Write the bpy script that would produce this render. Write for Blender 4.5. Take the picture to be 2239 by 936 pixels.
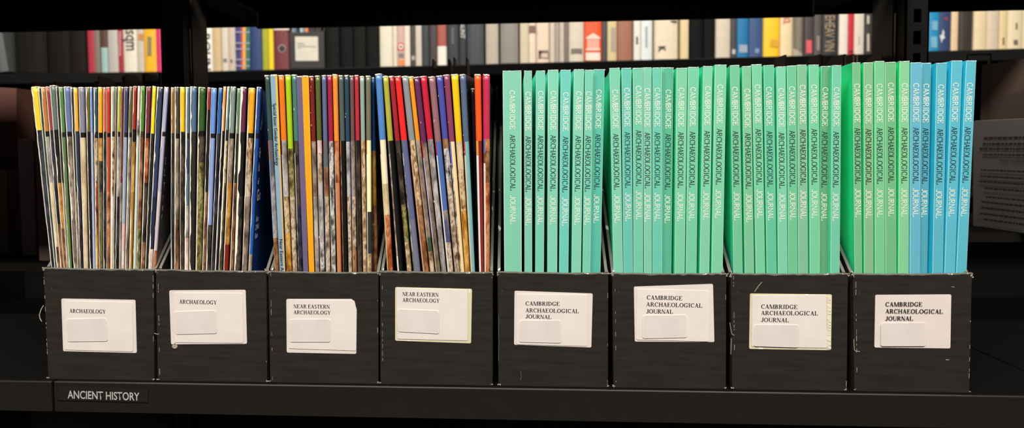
import bpy, bmesh, math, random
from mathutils import Vector, Matrix
random.seed(7)
S = bpy.context.scene
for o in list(bpy.data.objects): bpy.data.objects.remove(o)
COL = S.collection
# ------------------------------------------------------------------ camera
CX, CY, CZ, YAW, PITCH, ROLL, PPX, PPY = .4492, -.6205, .2199, .0696, .047, -.0092, 1021.855, 390.86
F = 1500.0; IW, IH = 2239, 936
fw = Vector((-math.sin(YAW)*math.cos(PITCH), math.cos(YAW)*math.cos(PITCH), -math.sin(PITCH)))
r0 = fw.cross(Vector((0, 0, 1))).normalized(); u0 = r0.cross(fw)
RT = r0*math.cos(ROLL) + u0*math.sin(ROLL); UP = -r0*math.sin(ROLL) + u0*math.cos(ROLL)
CAM = Vector((CX, CY, CZ))
cd = bpy.data.cameras.new('camera'); cam = bpy.data.objects.new('camera', cd); COL.objects.link(cam)
m = Matrix((RT, UP, -fw)).transposed().to_4x4(); m.translation = CAM; cam.matrix_world = m
cd.sensor_fit = 'HORIZONTAL'; cd.sensor_width = 36; cd.lens = F/IW*36
cd.shift_x = (IW/2-PPX)/IW; cd.shift_y = (PPY-IH/2)/IW
cd.clip_start = .02
cd.dof.use_dof = True; cd.dof.focus_distance = .62; cd.dof.aperture_fstop = 6.5
S.camera = cam
def at(px, py, Y):                        # a pixel of the photograph carried to the vertical plane y = Y
    d = fw*F + RT*(px-PPX) - UP*(py-PPY)
    return CAM + d*((Y-CAM.y)/d.y)
# ------------------------------------------------------------------ world, lamps, exposure
S.view_settings.view_transform = 'Standard'; S.view_settings.look = 'None'
S.view_settings.exposure = 0.0; S.view_settings.gamma = 1; S.view_settings.use_curve_mapping = False
w = bpy.data.worlds.new('world'); S.world = w; w.use_nodes = True
w.node_tree.nodes['Background'].inputs[0].default_value = (.9, .95, 1, 1)
w.node_tree.nodes['Background'].inputs[1].default_value = .022
def lamp(name, loc, target, sx, sy, power, col):
    l = bpy.data.lights.new(name, 'AREA'); l.shape = 'RECTANGLE'; l.size = sx; l.size_y = sy; l.energy = power; l.color = col
    o = bpy.data.objects.new(name, l); COL.objects.link(o); o.location = loc
    o.rotation_euler = (Vector(target)-Vector(loc)).to_track_quat('-Z', 'Y').to_euler()
lamp('aisle_light', (.42, -1.5, 2.4), (.42, 0, .18), 3.8, .4, 212, (1, .945, .87))
lamp('far_aisle_light', (.45, .93, 1.2), (.45, 1.3, .5), 2.4, .12, 6.2, (1, .93, .82))
# ------------------------------------------------------------------ materials
def lin(c): return tuple(((v/255)/12.92 if v/255 <= .04045 else ((v/255+.055)/1.055)**2.4) for v in c)
MATS = {}
def alb(c, k=1.0): return tuple(min(.93, v*k) for v in lin(c)) + (1,)
def mat(c, rough=.5, k=1.18, wear=0.0, bump=0.0, spec=.5, metal=0):
    key = ('f', tuple(c), rough, k, wear, bump, spec, metal)
    if key in MATS: return MATS[key]
    M = bpy.data.materials.new('m_%d_%d_%d' % tuple(c)); M.use_nodes = True
    N = M.node_tree; b = N.nodes['Principled BSDF']
    base = alb(c, k)
    b.inputs['Roughness'].default_value = rough; b.inputs['Specular IOR Level'].default_value = spec
    b.inputs['Metallic'].default_value = metal
    tc = N.nodes.new('ShaderNodeTexCoord'); nz = N.nodes.new('ShaderNodeTexNoise')
    nz.inputs['Scale'].default_value = 55; nz.inputs['Detail'].default_value = 5
    N.links.new(tc.outputs['Object'], nz.inputs['Vector'])
    mx = N.nodes.new('ShaderNodeMixRGB'); mx.blend_type = 'MULTIPLY'; mx.inputs[0].default_value = .16
    mx.inputs[1].default_value = base
    N.links.new(nz.outputs['Fac'], mx.inputs[2])
    last = mx.outputs[0]
    if wear:                                     # pale scuffs of the paper coming through
        n2 = N.nodes.new('ShaderNodeTexNoise'); n2.inputs['Scale'].default_value = 130; n2.inputs['Detail'].default_value = 3
        mp = N.nodes.new('ShaderNodeMapping'); mp.inputs['Scale'].default_value = (1, 1, .25)
        N.links.new(tc.outputs['Object'], mp.inputs[0]); N.links.new(mp.outputs[0], n2.inputs['Vector'])
        cr = N.nodes.new('ShaderNodeValToRGB'); cr.color_ramp.elements[0].position = .78-wear; cr.color_ramp.elements[1].position = .82-wear
        N.links.new(n2.outputs['Fac'], cr.inputs[0])
        m2 = N.nodes.new('ShaderNodeMixRGB'); m2.inputs[2].default_value = (.8, .78, .7, 1)
        N.links.new(cr.outputs[0], m2.inputs[0]); N.links.new(last, m2.inputs[1]); last = m2.outputs[0]
    N.links.new(last, b.inputs['Base Color'])
    if bump:
        bp = N.nodes.new('ShaderNodeBump'); bp.inputs['Strength'].default_value = bump; bp.inputs['Distance'].default_value = .001
        N.links.new(nz.outputs['Fac'], bp.inputs['Height']); N.links.new(bp.outputs[0], b.inputs['Normal'])
    MATS[key] = M; return M
PAL = {'tan': ((70, 45, 25), (165, 130, 90), (215, 190, 150), (90, 65, 40)),
       'brown': ((40, 22, 12), (120, 75, 45), (165, 120, 80), (60, 35, 20)),
       'rust': ((90, 35, 12), (175, 85, 40), (205, 140, 95), (110, 45, 18)),
       'dark': ((14, 12, 11), (45, 38, 32), (85, 72, 60), (20, 18, 16)),
       'grey': ((90, 84, 80), (150, 143, 138), (190, 184, 178), (115, 105, 98)),
       'greybrown': ((80, 65, 55), (130, 112, 98), (165, 148, 132), (95, 78, 66)),
       'bw': ((35, 33, 33), (130, 125, 120), (215, 210, 205), (50, 48, 46)),
       'stone': ((95, 75, 60), (160, 135, 110), (210, 190, 165), (70, 52, 42)),
       'moss': ((40, 36, 15), (110, 100, 50), (160, 150, 95), (30, 26, 12)),
       'olive': ((35, 33, 18), (85, 78, 45), (125, 112, 70), (45, 42, 22)),
       'green': ((50, 62, 20), (110, 130, 50), (190, 200, 150), (40, 48, 20)),
       'ochre': ((120, 70, 15), (185, 125, 40), (215, 170, 90), (140, 85, 20)),
       'pink': ((190, 150, 140), (215, 190, 180), (225, 215, 205), (200, 110, 95)),
       'cream': ((190, 165, 120), (212, 190, 150), (220, 200, 165), (170, 145, 105)),
       'night': ((12, 14, 20), (28, 30, 42), (60, 62, 72), (16, 18, 26)),
       'blueph': ((60, 75, 120), (95, 95, 120), (150, 135, 125), (70, 60, 60)),
       'teal': ((60, 110, 115), (100, 150, 150), (140, 165, 155), (80, 90, 80))}
def photo(p, rough=.4):
    key = ('p', p, rough)
    if key in MATS: return MATS[key]
    M = bpy.data.materials.new('print_'+p); M.use_nodes = True
    N = M.node_tree; b = N.nodes['Principled BSDF']; b.inputs['Roughness'].default_value = rough
    tc = N.nodes.new('ShaderNodeTexCoord'); oi = N.nodes.new('ShaderNodeObjectInfo')
    va = N.nodes.new('ShaderNodeVectorMath'); va.operation = 'ADD'
    N.links.new(tc.outputs['Object'], va.inputs[0])
    ml = N.nodes.new('ShaderNodeMath'); ml.operation = 'MULTIPLY'; ml.inputs[1].default_value = 5
    N.links.new(oi.outputs['Random'], ml.inputs[0]); N.links.new(ml.outputs[0], va.inputs[1])
    mp = N.nodes.new('ShaderNodeMapping'); mp.inputs['Scale'].default_value = (1.3, 1, .55)
    N.links.new(va.outputs[0], mp.inputs[0])
    nz = N.nodes.new('ShaderNodeTexNoise'); nz.inputs['Scale'].default_value = 190 if p in ('bw', 'moss', 'stone', 'tan') else 75
    nz.inputs['Detail'].default_value = 6; nz.inputs['Roughness'].default_value = .62
    N.links.new(mp.outputs[0], nz.inputs['Vector'])
    cr = N.nodes.new('ShaderNodeValToRGB'); e = cr.color_ramp.elements
    cs = PAL[p]
    e[0].position = .33; e[0].color = alb(cs[0], .8); e[1].position = .7; e[1].color = alb(cs[3], .8)
    a = e.new(.47); a.color = alb(cs[1], .9); a = e.new(.58); a.color = alb(cs[2], 1.0)
    N.links.new(nz.outputs['Fac'], cr.inputs[0]); N.links.new(cr.outputs[0], b.inputs['Base Color'])
    MATS[key] = M; return M
def anymat(c, rough=.42): return photo(c, rough) if isinstance(c, str) else mat(c, rough)
def boxmat():
    M = bpy.data.materials.new('black_board'); M.use_nodes = True
    N = M.node_tree; b = N.nodes['Principled BSDF']; b.inputs['Roughness'].default_value = .48; b.inputs['Specular IOR Level'].default_value = .22
    tc = N.nodes.new('ShaderNodeTexCoord'); mp = N.nodes.new('ShaderNodeMapping'); mp.inputs['Scale'].default_value = (6, 6, 60)
    N.links.new(tc.outputs['Object'], mp.inputs[0])
    nz = N.nodes.new('ShaderNodeTexNoise'); nz.inputs['Scale'].default_value = 4; nz.inputs['Detail'].default_value = 8
    N.links.new(mp.outputs[0], nz.inputs['Vector'])
    cr = N.nodes.new('ShaderNodeValToRGB'); e = cr.color_ramp.elements
    e[0].position = .3; e[0].color = (.016, .0138, .0115, 1); e[1].position = .75; e[1].color = (.026, .0225, .019, 1)
    N.links.new(nz.outputs['Fac'], cr.inputs[0])
    # fine white scratches
    n2 = N.nodes.new('ShaderNodeTexNoise'); n2.inputs['Scale'].default_value = 90; n2.inputs['Detail'].default_value = 2; n2.inputs['Distortion'].default_value = 2
    N.links.new(tc.outputs['Object'], n2.inputs['Vector'])
    c2 = N.nodes.new('ShaderNodeValToRGB'); c2.color_ramp.elements[0].position = .765; c2.color_ramp.elements[1].position = .80
    N.links.new(n2.outputs['Fac'], c2.inputs[0])
    mx = N.nodes.new('ShaderNodeMixRGB'); mx.inputs[2].default_value = (.12, .11, .1, 1)
    N.links.new(c2.outputs[0], mx.inputs[0]); N.links.new(cr.outputs[0], mx.inputs[1]); N.links.new(mx.outputs[0], b.inputs['Base Color'])
    bp = N.nodes.new('ShaderNodeBump'); bp.inputs['Strength'].default_value = .12; bp.inputs['Distance'].default_value = .001
    N.links.new(nz.outputs['Fac'], bp.inputs['Height']); N.links.new(bp.outputs[0], b.inputs['Normal'])
    return M
BOARD = boxmat()
EDGE = mat((92, 92, 84), .8, wear=.14, bump=.4)
FRAY = mat((168, 162, 146), .9, bump=.5)
STEEL = mat((27, 24, 21), .24, spec=.6)
STEELD = mat((15, 14, 14), .5, spec=.25)
DECK = mat((8, 8, 8), .85, spec=.05)
STEEL_LIT = mat((95, 90, 84), .3, spec=.5)  # black steel of the brackets, the light their edges catch put into the colour
PAPER = mat((226, 217, 210), .7, k=1.0, bump=.06)
PAPER2 = mat((222, 211, 204), .7, k=1.0, bump=.06)
AGED = mat((213, 205, 170), .7, k=1.0, wear=.1, bump=.2)
INK = mat((22, 20, 22), .6)
PAGES = mat((225, 216, 192), .9, k=1.0, bump=.2)
TORN = mat((244, 238, 220), .9, k=1.0, bump=.3)
WHITEINK = mat((238, 240, 225), .6, k=1.0)
# ------------------------------------------------------------------ helpers
def link(name, bm, mats, parent=None, smooth=False):
    bmesh.ops.recalc_face_normals(bm, faces=bm.faces)
    me = bpy.data.meshes.new(name); bm.to_mesh(me); bm.free()
    for k in (mats if isinstance(mats, list) else [mats]): me.materials.append(k)
    if smooth:
        for p in me.polygons: p.use_smooth = True
    o = bpy.data.objects.new(name, me); COL.objects.link(o)
    if parent: o.parent = parent
    return o
def tag(o, label, cat, group=None):
    o['label'] = label; o['category'] = cat
    if group: o['group'] = group
    return o
def thing(name, label, cat, loc=(0, 0, 0), group=None):
    o = bpy.data.objects.new(name, None); COL.objects.link(o); o.location = loc; o.empty_display_size = .03
    return tag(o, label, cat, group)
def box(bm, x0, x1, y0, y1, z0, z1, mi=0, bev=0):
    vs = [bm.verts.new((x, y, z)) for x in (x0, x1) for y in (y0, y1) for z in (z0, z1)]
    fs = [bm.faces.new([vs[i] for i in q]) for q in ((0, 1, 3, 2), (4, 6, 7, 5), (0, 4, 5, 1), (2, 3, 7, 6), (0, 2, 6, 4), (1, 5, 7, 3))]
    for f in fs: f.material_index = mi
    if bev:
        es = list({e for f in fs for e in f.edges}); bmesh.ops.bevel(bm, geom=es, offset=bev, segments=2, affect='EDGES', profile=.5)
def prism(bm, pts, dirv, mi=0):
    """solid from a planar outline (3-D points) pushed along dirv"""
    a = [bm.verts.new(p) for p in pts]; b = [bm.verts.new(Vector(p)+Vector(dirv)) for p in pts]
    n = len(a); fs = [bm.faces.new(a), bm.faces.new(b[::-1])]
    for i in range(n): fs.append(bm.faces.new((a[i], a[(i+1) % n], b[(i+1) % n], b[i])))
    for f in fs: f.material_index = mi
    return fs
def mk(): return bmesh.new()
# ------------------------------------------------------------------ serif capitals, drawn stroke by stroke (cap height 1)
ADV = dict(A=1.07, B=.99, C=1.07, D=1.07, E=.99, G=1.15, H=1.15, I=.58, J=.74, L=.99, M=1.40, N=1.07, O=1.15, R=1.07, S=.82, T=.99, U=1.07, Y=1.07)
ADV[' '] = .37
def glyph(ch, st, hr, sl, sth):
    P = []; adv = ADV[ch]; w = adv-.06
    R = lambda x0, y0, x1, y1: P.append([(x0, y0), (x1, y0), (x1, y1), (x0, y1)])
    D = lambda xb, xt, wd, yb=0, yt=1: P.append([(xb, yb), (xb+wd, yb), (xt+wd, yt), (xt, yt)])
    def ring(cx, cy, rx, ry, a0, a1, n=14, sx=st, hy=hr):
        for i in range(n):
            q = []
            for a, inner in ((i, 0), (i+1, 0), (i+1, 1), (i, 1)):
                t = math.radians(a0+(a1-a0)*a/n)
                q.append((cx+(rx-sx*inner)*math.cos(t), cy+(ry-hy*inner)*math.sin(t)))
            P.append(q)
    def sf(xc, y, ln): R(xc-ln/2, y, xc+ln/2, y+sth)
    def stem(x, wd=st, top=True, bot=True, y0=0):
        R(x, y0, x+wd, 1)
        if bot: sf(x+wd/2, 0, wd+2*sl)
        if top: sf(x+wd/2, 1-sth, wd+2*sl)
    x = sl
    if ch == 'I': stem((w-st)/2)
    elif ch == 'H': stem(x); stem(w-sl-st); R(x+st, .47, w-sl-st, .47+hr)
    elif ch == 'E':
        stem(x, top=False, bot=False); R(0, 0, w*.9, sth); R(0, 1-sth, w*.88, 1); R(x+st, .49, w*.6, .49+hr)
        R(w*.9-hr, 0, w*.93, .26); R(w*.88-hr, .76, w*.9, 1); R(w*.6-hr, .36, w*.6, .66)
    elif ch == 'L': stem(x, bot=False); R(0, 0, w*.88, sth); R(w*.88-hr, 0, w*.93, .28)
    elif ch == 'T': stem((w-st)/2, top=False); R(.02, 1-sth, w-.02, 1); R(.02, .74, .02+hr, 1); R(w-.02-hr, .74, w-.02, 1)
    elif ch == 'A':
        D(sl*.9, w/2-hr*.7, hr); D(w-sl-st, w/2-st*.62, st); R(w*.27, .3, w*.72, .3+hr)
        sf(sl*.9+hr/2, 0, hr+2*sl); sf(w-sl-st/2, 0, st+2*sl)
    elif ch == 'Y':
        D(w/2-st*.5, sl, st, .42, 1); D(w/2, w-sl-hr, hr, .42, 1); R(w/2-st/2, 0, w/2+st/2, .46); sf(w/2, 0, st+2*sl)
        sf(sl+st/2, 1-sth, st+2*sl); sf(w-sl-hr/2, 1-sth, hr+2*sl)
    elif ch == 'M':
        stem(x, hr); stem(w-sl-st, st); D(w/2-st*.6, x, st); D(w/2-hr*.3, w-sl-st, hr)
    elif ch == 'N': stem(x, hr); stem(w-sl-hr, hr, bot=False); D(w-sl-st, x-st*.1, st)
    elif ch == 'O': ring(w/2, .5, w/2, .515, 0, 360, 26)
    elif ch in 'CG':
        ring(w*.53, .5, w*.52, .515, 48, 318, 22); R(w*.9-hr, .68, w*.9, .98)
        if ch == 'G': R(w*.86-st, .06, w*.86, .44); R(w*.86-st-sl, .44-sth, w*.86+sl, .44)
    elif ch == 'D': stem(x); ring(w*.42, .5, w*.55, .5, -90, 90, 16); R(x+st, 0, w*.43, hr); R(x+st, 1-hr, w*.43, 1)
    elif ch == 'B':
        stem(x); ring(w*.42, .755, w*.42, .245, -90, 90, 12); ring(w*.42, .265, w*.5, .265, -90, 90, 12)
        R(x+st, 0, w*.43, hr); R(x+st, 1-hr, w*.43, 1); R(x+st, .51-hr/2, w*.43, .51+hr/2)
    elif ch == 'R':
        stem(x); ring(w*.42, .74, w*.42, .26, -90, 90, 12); R(x+st, 1-hr, w*.43, 1); R(x+st, .48, w*.43, .48+hr)
        D(w*.98-st, w*.36, st, 0, .5); sf(w*.98-st/2, 0, st+sl)
    elif ch == 'J':
        R(w-sl-st, .25, w-sl, 1); sf(w-sl-st/2, 1-sth, st+2*sl); ring(w*.45-sl*.5, .27, w-sl-w*.45+sl*.5, .29, 0, -165, 14)
    elif ch == 'U':
        R(x, .3, x+st, 1); sf(x+st/2, 1-sth, st+2*sl); R(w-sl-hr, .3, w-sl, 1); sf(w-sl-hr/2, 1-sth, hr+2*sl)
        ring((x+w-sl)/2, .33, (w-2*sl)/2, .345, 180, 360, 16, sx=(st+hr)/2)
    elif ch == 'S':
        ring(w/2, .74, w*.44, .27, 25, 275, 16, sx=st*.9, hy=hr*1.2); ring(w/2, .27, w*.47, .285, -155, 95, 16, sx=st*.9, hy=hr*1.4)
    return P, adv
BOLD = (.24, .10, .085, .065); LIGHT = (.15, .105, .05, .07)
def word(text, style):
    out = []; x = 0
    for ch in text:
        if ch != ' ':
            P, a = glyph(ch, *style)
            out += [[(x+u, v) for u, v in q] for q in P]
        x += ADV[ch]
    return out, x-.06
def put_word(bm, text, style, org, uvec, vvec, width, cap, nrm, mi=0):
    """word spread over width along uvec with capitals cap high along vvec"""
    polys, wd = word(text, style); sx = width/wd
    for i, q in enumerate(polys):
        off = nrm*((i % 7)*4e-6)
        f = bm.faces.new([bm.verts.new(org+uvec*(u*sx)+vvec*(v*cap)+off) for u, v in q]); f.material_index = mi
def sans(name, text, mtl, parent, org, uvec, vvec, width=None, cap=None, bold=0):
    """plain sans lettering from Blender's built-in face, turned into a mesh"""
    cu = bpy.data.curves.new(name, 'FONT'); cu.body = text; cu.size = 1; cu.resolution_u = 3; cu.offset = bold
    o = bpy.data.objects.new(name, cu); COL.objects.link(o)
    me = bpy.data.meshes.new_from_object(o.evaluated_get(bpy.context.evaluated_depsgraph_get()))
    bpy.data.objects.remove(o); me.name = name
    xs = [v.co.x for v in me.vertices]; ys = [v.co.y for v in me.vertices]
    x0, x1 = min(xs), max(xs); y1 = max(ys)
    c = cap/y1 if cap else width/(x1-x0)
    sx = width/(x1-x0) if width else c
    for v in me.vertices: v.co = org + uvec*((v.co.x-x0)*sx) + vvec*(v.co.y*c)
    me.materials.clear(); me.materials.append(mtl)
    ob = bpy.data.objects.new(name, me); COL.objects.link(ob); ob.parent = parent
    return ob
def shift(o, L):
    """move mesh data so that the object, parented to a thing at L, stays where it was drawn"""
    o.data.transform(Matrix.Translation(-Vector(L))); return o
X_, Y_, Z_ = Vector((1, 0, 0)), Vector((0, 1, 0)), Vector((0, 0, 1))
# ------------------------------------------------------------------ the shelving
fl = mk(); box(fl, -2.5, 3.5, -2.2, 2.2, -.80, -.75); o = link('floor', fl, mat((58, 54, 50), .7)); o['kind'] = 'structure'
SEAML, SEAMR = .0087-.0, .935
REAR = .5445; TOPZ = .4288
def shelf_part(root, x0, x1, yf, yb, ztop, lip=.029, front=True, name='shelf', th=.0015, mats=None, slope=0):
    """folded steel tray: a deck with a lip turned down along its front and its back"""
    bm = mk()
    r = .0018; n = 5
    s = -1 if front else 1; y = yf if front else yb
    # lip outline (section in y-z) with a rounded top edge
    sec = [(y, ztop-lip)]
    for i in range(n+1):
        a = math.pi/2*i/n
        sec.append((y - s*(r-r*math.cos(a)), ztop-r+r*math.sin(a)))
    yo = yb if front else yf
    sec += [(yo, ztop), (yo, ztop-.012), (yo+s*.002, ztop-.012), (yo+s*.002, ztop-th), (y-s*th*1.5, ztop-th), (y-s*th*1.5, ztop-lip+th), (y-s*.010, ztop-lip+th), (y-s*.010, ztop-lip)]
    prism(bm, [(x0, a, b) for a, b in sec], (x1-x0, 0, 0))
    bm.normal_update()
    for f in bm.faces:
        if f.calc_area() > .05: f.material_index = 1
    for v in bm.verts: v.co.z += slope*(v.co.x-x0)
    o = link(name, bm, mats or [STEEL, DECK], root); return o
unit = thing('library_shelving', 'black metal double-sided library shelving holding the row of file boxes', 'shelving', (.47, .27, -.75))
def U(o): return shift(o, unit.location)
g = .0013
for (x0, x1, zf, zr) in ((-.92, SEAML-g, 0, .0635), (SEAML+g, SEAMR-g, 0, .05), (SEAMR+g, 1.86, 0, .105)):
    U(shelf_part(unit, x0, x1, -.006, .25, zf)); U(shelf_part(unit, x0, x1, .285, REAR, zr, front=False))
    if x0 < .5: U(shelf_part(unit, x0, x1, -.006, .25, TOPZ+.029))
    U(shelf_part(unit, x0, x1, .285 if x0 > -.5 else .335, REAR, TOPZ+.029-(.0035 if -.5 < x0 < .5 else 0), front=False))
    U(shelf_part(unit, x0, x1, -.006, .25, -.42)); U(shelf_part(unit, x0, x1, .285, REAR, -.40, front=False))
for xs in (SEAML, SEAMR):
    for zt, ya, yb in ((TOPZ, .0, .26), (TOPZ, .29, REAR-.001)):
        bm = mk(); prism(bm, [(xs-.0009, ya, zt-.0012), (xs-.0009, yb, zt-.0012), (xs-.0009, yb, zt+.05), (xs-.0009, (ya+yb)/2, zt+.07), (xs-.0009, ya, zt+.05)], (.0018, 0, 0))
        U(link('bracket', bm, STEEL_LIT if ya > .2 or xs > 0 else STEEL, unit))
def upright(xa, xb, yf, dp, slots=True):
    bm = mk(); z0, z1 = -.75, 1.05; wl = (xb-xa)
    hx0, hx1 = xa+wl*.34, xa+wl*.66
    box(bm, xa, hx0, yf, yf+.002, z0, z1); box(bm, hx1, xb, yf, yf+.002, z0, z1)
    p = .0268; z = z0; k = 0
    if not slots: box(bm, hx0, hx1, yf+.0008, yf+.002, z0, z1)
    while z < z1 and slots:
        if z > -.1: box(bm, hx0, hx1, yf, yf+.002, z, min(z1, z+.0105))
        else: box(bm, hx0, hx1, yf, yf+.002, z, -.0995); z = -.0995-p
        z += p
    box(bm, xa, xa+.002, yf, yf+dp, z0, z1); box(bm, xb-.002, xb, yf, yf+dp, z0, z1); box(bm, xa, xb, yf+dp-.002, yf+dp, z0, z1)
    U(link('upright', bm, STEELD, unit))
for (xa, xb) in ((352, 399), (1979, 2031)):
    upright(at(xa, 120, .262).x, at(xb, 120, .262).x, .2625, .022, xa > 1000)
    # the web plate running front to back beside the slotted face
for (xa, xb, ya, yb) in ((400, 438, .262, .30),):
    xw = at(399, 120, .262).x
    bm = mk(); box(bm, xw+.0005, xw+.003, .2855, .33, -.75, 1.05); U(link('web_plate', bm, mat((34, 27, 25), .5), unit))
xw = at(1978, 110, .262).x
bm = mk(); box(bm, xw-.0025, xw-.0005, .2855, .335, -.75, 1.05); U(link('web_plate', bm, mat((24, 23, 23), .5), unit))
for xs in (-.91, 1.85):
    bm = mk(); box(bm, xs-.012, xs+.012, .255, .28, -.75, 1.05); U(link('upright', bm, STEELD, unit))
# sign on the shelf lip
sg = thing('shelf_sign', 'dark strip sign reading ANCIENT HISTORY on the shelf edge under the leftmost file box', 'sign', at(221, 880, -.0062))
q = [at(*p, -.0068) for p in ((128, 846), (323, 852), (323, 880), (127, 875))]
bm = mk(); prism(bm, q, (0, .0006, 0)); shift(link('plate', bm, mat((29, 26, 25), .35), sg), sg.location)
a, b = at(148, 871, -.0071), at(305, 876, -.0071)
uv = (b-a).normalized()
sans('lettering', 'ANCIENT HISTORY', mat((168, 166, 163), .5), sg, a-sg.location, uv, Vector((-uv.z, 0, uv.x)), width=(b-a).length, cap=.0076, bold=.012)
# ------------------------------------------------------------------ the eight file boxes
BOXN = ['leftmost file box', 'second file box', 'third file box', 'fourth file box', 'fifth file box', 'sixth file box', 'seventh file box', 'rightmost file box']
BOXQ = [((95, 586), (336, 590), (337, 835), (106, 832)), ((341, 590), (582, 594), (584, 838), (345, 836)), ((587, 594), (827, 597), (827, 842), (591, 838)),
        ((831, 594), (1077, 596), (1077, 847), (832, 842)), ((1088, 595), (1330, 598), (1329, 849), (1090, 846)), ((1339, 598), (1588, 599), (1587, 853), (1342, 848)),
        ((1598, 599), (1854, 599), (1851, 855), (1601, 851)), ((1865, 600), (2125, 598), (2119, 857), (1868, 855))]
LAB = ['black cardboard file box of thin worn magazines above the ANCIENT HISTORY shelf sign', 'black cardboard file box with a blob of tape under its label, second from left',
       'black cardboard file box holding the pale blue Special Issue magazine, third from left', 'black cardboard file box with a yellowed label backing, left of the first green journals',
       'black cardboard file box with one thick green journal at its left end', 'black cardboard file box with the highest and tilted label among green journals',
       'black cardboard file box with crinkled tape right of its label, second from right', 'black cardboard file box holding green and blue journals at the right end']
# label: backing quad, sheet quad, sticker quad, lines (text, x0, y0, x1, y1, cap px)
LBL = [([(134, 653), (296, 656), (299, 772), (138, 768)], [(140, 658), (289, 661), (291, 769), (141, 765)], [(144, 698), (232, 696), (235, 746), (147, 747)], [('ARCHAEOLOGY', 152, 684, 231, 686, 9.2)]),
       ([(370, 635), (537, 634), (540, 752), (374, 753)], [(380, 640), (530, 641), (532, 750), (382, 749)], [(381, 682), (472, 679), (474, 729), (384, 731)], [('ARCHAEOLOGY', 392, 664, 474, 666, 9.2)]),
       ([(626, 654), (770, 654), (780, 676), (779, 774), (627, 771)], [(631, 655), (775, 657), (779, 676), (779, 767), (631, 762)], [(632, 699), (722, 698), (722, 748), (633, 748)], [('NEAR EASTERN', 642, 674, 721, 675, 8.7), ('ARCHAEOLOGY', 642, 687, 723, 688, 8.7)]),
       ([(864, 628), (1032, 632), (1030, 751), (864, 745)], [(867, 629), (1022, 634), (1022, 745), (869, 741)], [(869, 676), (959, 680), (960, 730), (870, 725)], [('NEAR EASTERN', 880, 647, 959, 649, 8.7), ('ARCHAEOLOGY', 880, 660, 961, 662, 8.7)]),
       ([(1125, 636), (1296, 642), (1293, 760), (1124, 754)], [(1129, 643), (1284, 645), (1284, 757), (1129, 753)], [(1136, 701), (1227, 701), (1227, 750), (1135, 748)], [('CAMBRIDGE', 1149, 668, 1224, 669, 9), ('ARCHAEOLOGICAL', 1149, 683, 1266, 685, 9), ('JOURNAL', 1149, 696.3, 1206, 698, 9)]),
       ([(1386, 627), (1559, 621), (1562, 748), (1388, 747)], [(1393, 632), (1552, 636), (1550, 747), (1391, 743)], [(1405, 690), (1501, 689), (1502, 738), (1405, 740)], [('CAMBRIDGE', 1414, 655, 1492, 657, 9.2), ('ARCHAEOLOGICAL', 1413, 670, 1536, 673, 9.2), ('JOURNAL', 1413, 685.3, 1472, 686.3, 9.2)]),
       ([(1640, 642), (1819, 644), (1817, 766), (1638, 763)], [(1645, 646), (1807, 645), (1808, 761), (1644, 758)], [(1650, 710), (1747, 711), (1745, 760), (1648, 757)], [('CAMBRIDGE', 1664, 675, 1744, 676, 9.2), ('ARCHAEOLOGICAL', 1664, 689, 1789, 690, 9.2), ('JOURNAL', 1664, 704, 1725, 705, 9.2)]),
       ([(1914, 645), (2080, 644), (2078, 762), (1912, 760)], None, [(1927, 707), (2025, 706), (2024, 757), (1926, 757)], [('CAMBRIDGE', 1936, 670, 2017, 670, 9.2), ('ARCHAEOLOGICAL', 1936, 685, 2062, 686, 9.2), ('JOURNAL', 1936, 701, 1997, 701, 9.2)])]
def round_quad(q, r, n=4):
    """outline with rounded corners (points run in order)"""
    out = []
    for i in range(len(q)):
        p, a, b = Vector(q[i]), Vector(q[i-1]), Vector(q[(i+1) % len(q)])
        d1, d2 = (a-p).normalized()*r, (b-p).normalized()*r
        for k in range(n+1):
            t = k/n; out.append(p + d1*(1-t)**2 + d2*t**2)
    return out
def plate(name, q, r, y, th, m, parent, off):
    pts = [at(p.x, p.y, y) for p in round_quad(q, r)]
    bm = mk(); prism(bm, pts, (0, th, 0)); return shift(link(name, bm, m, parent), off)
BT = .0022; BD = .238; BH = .292
XB = []
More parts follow.
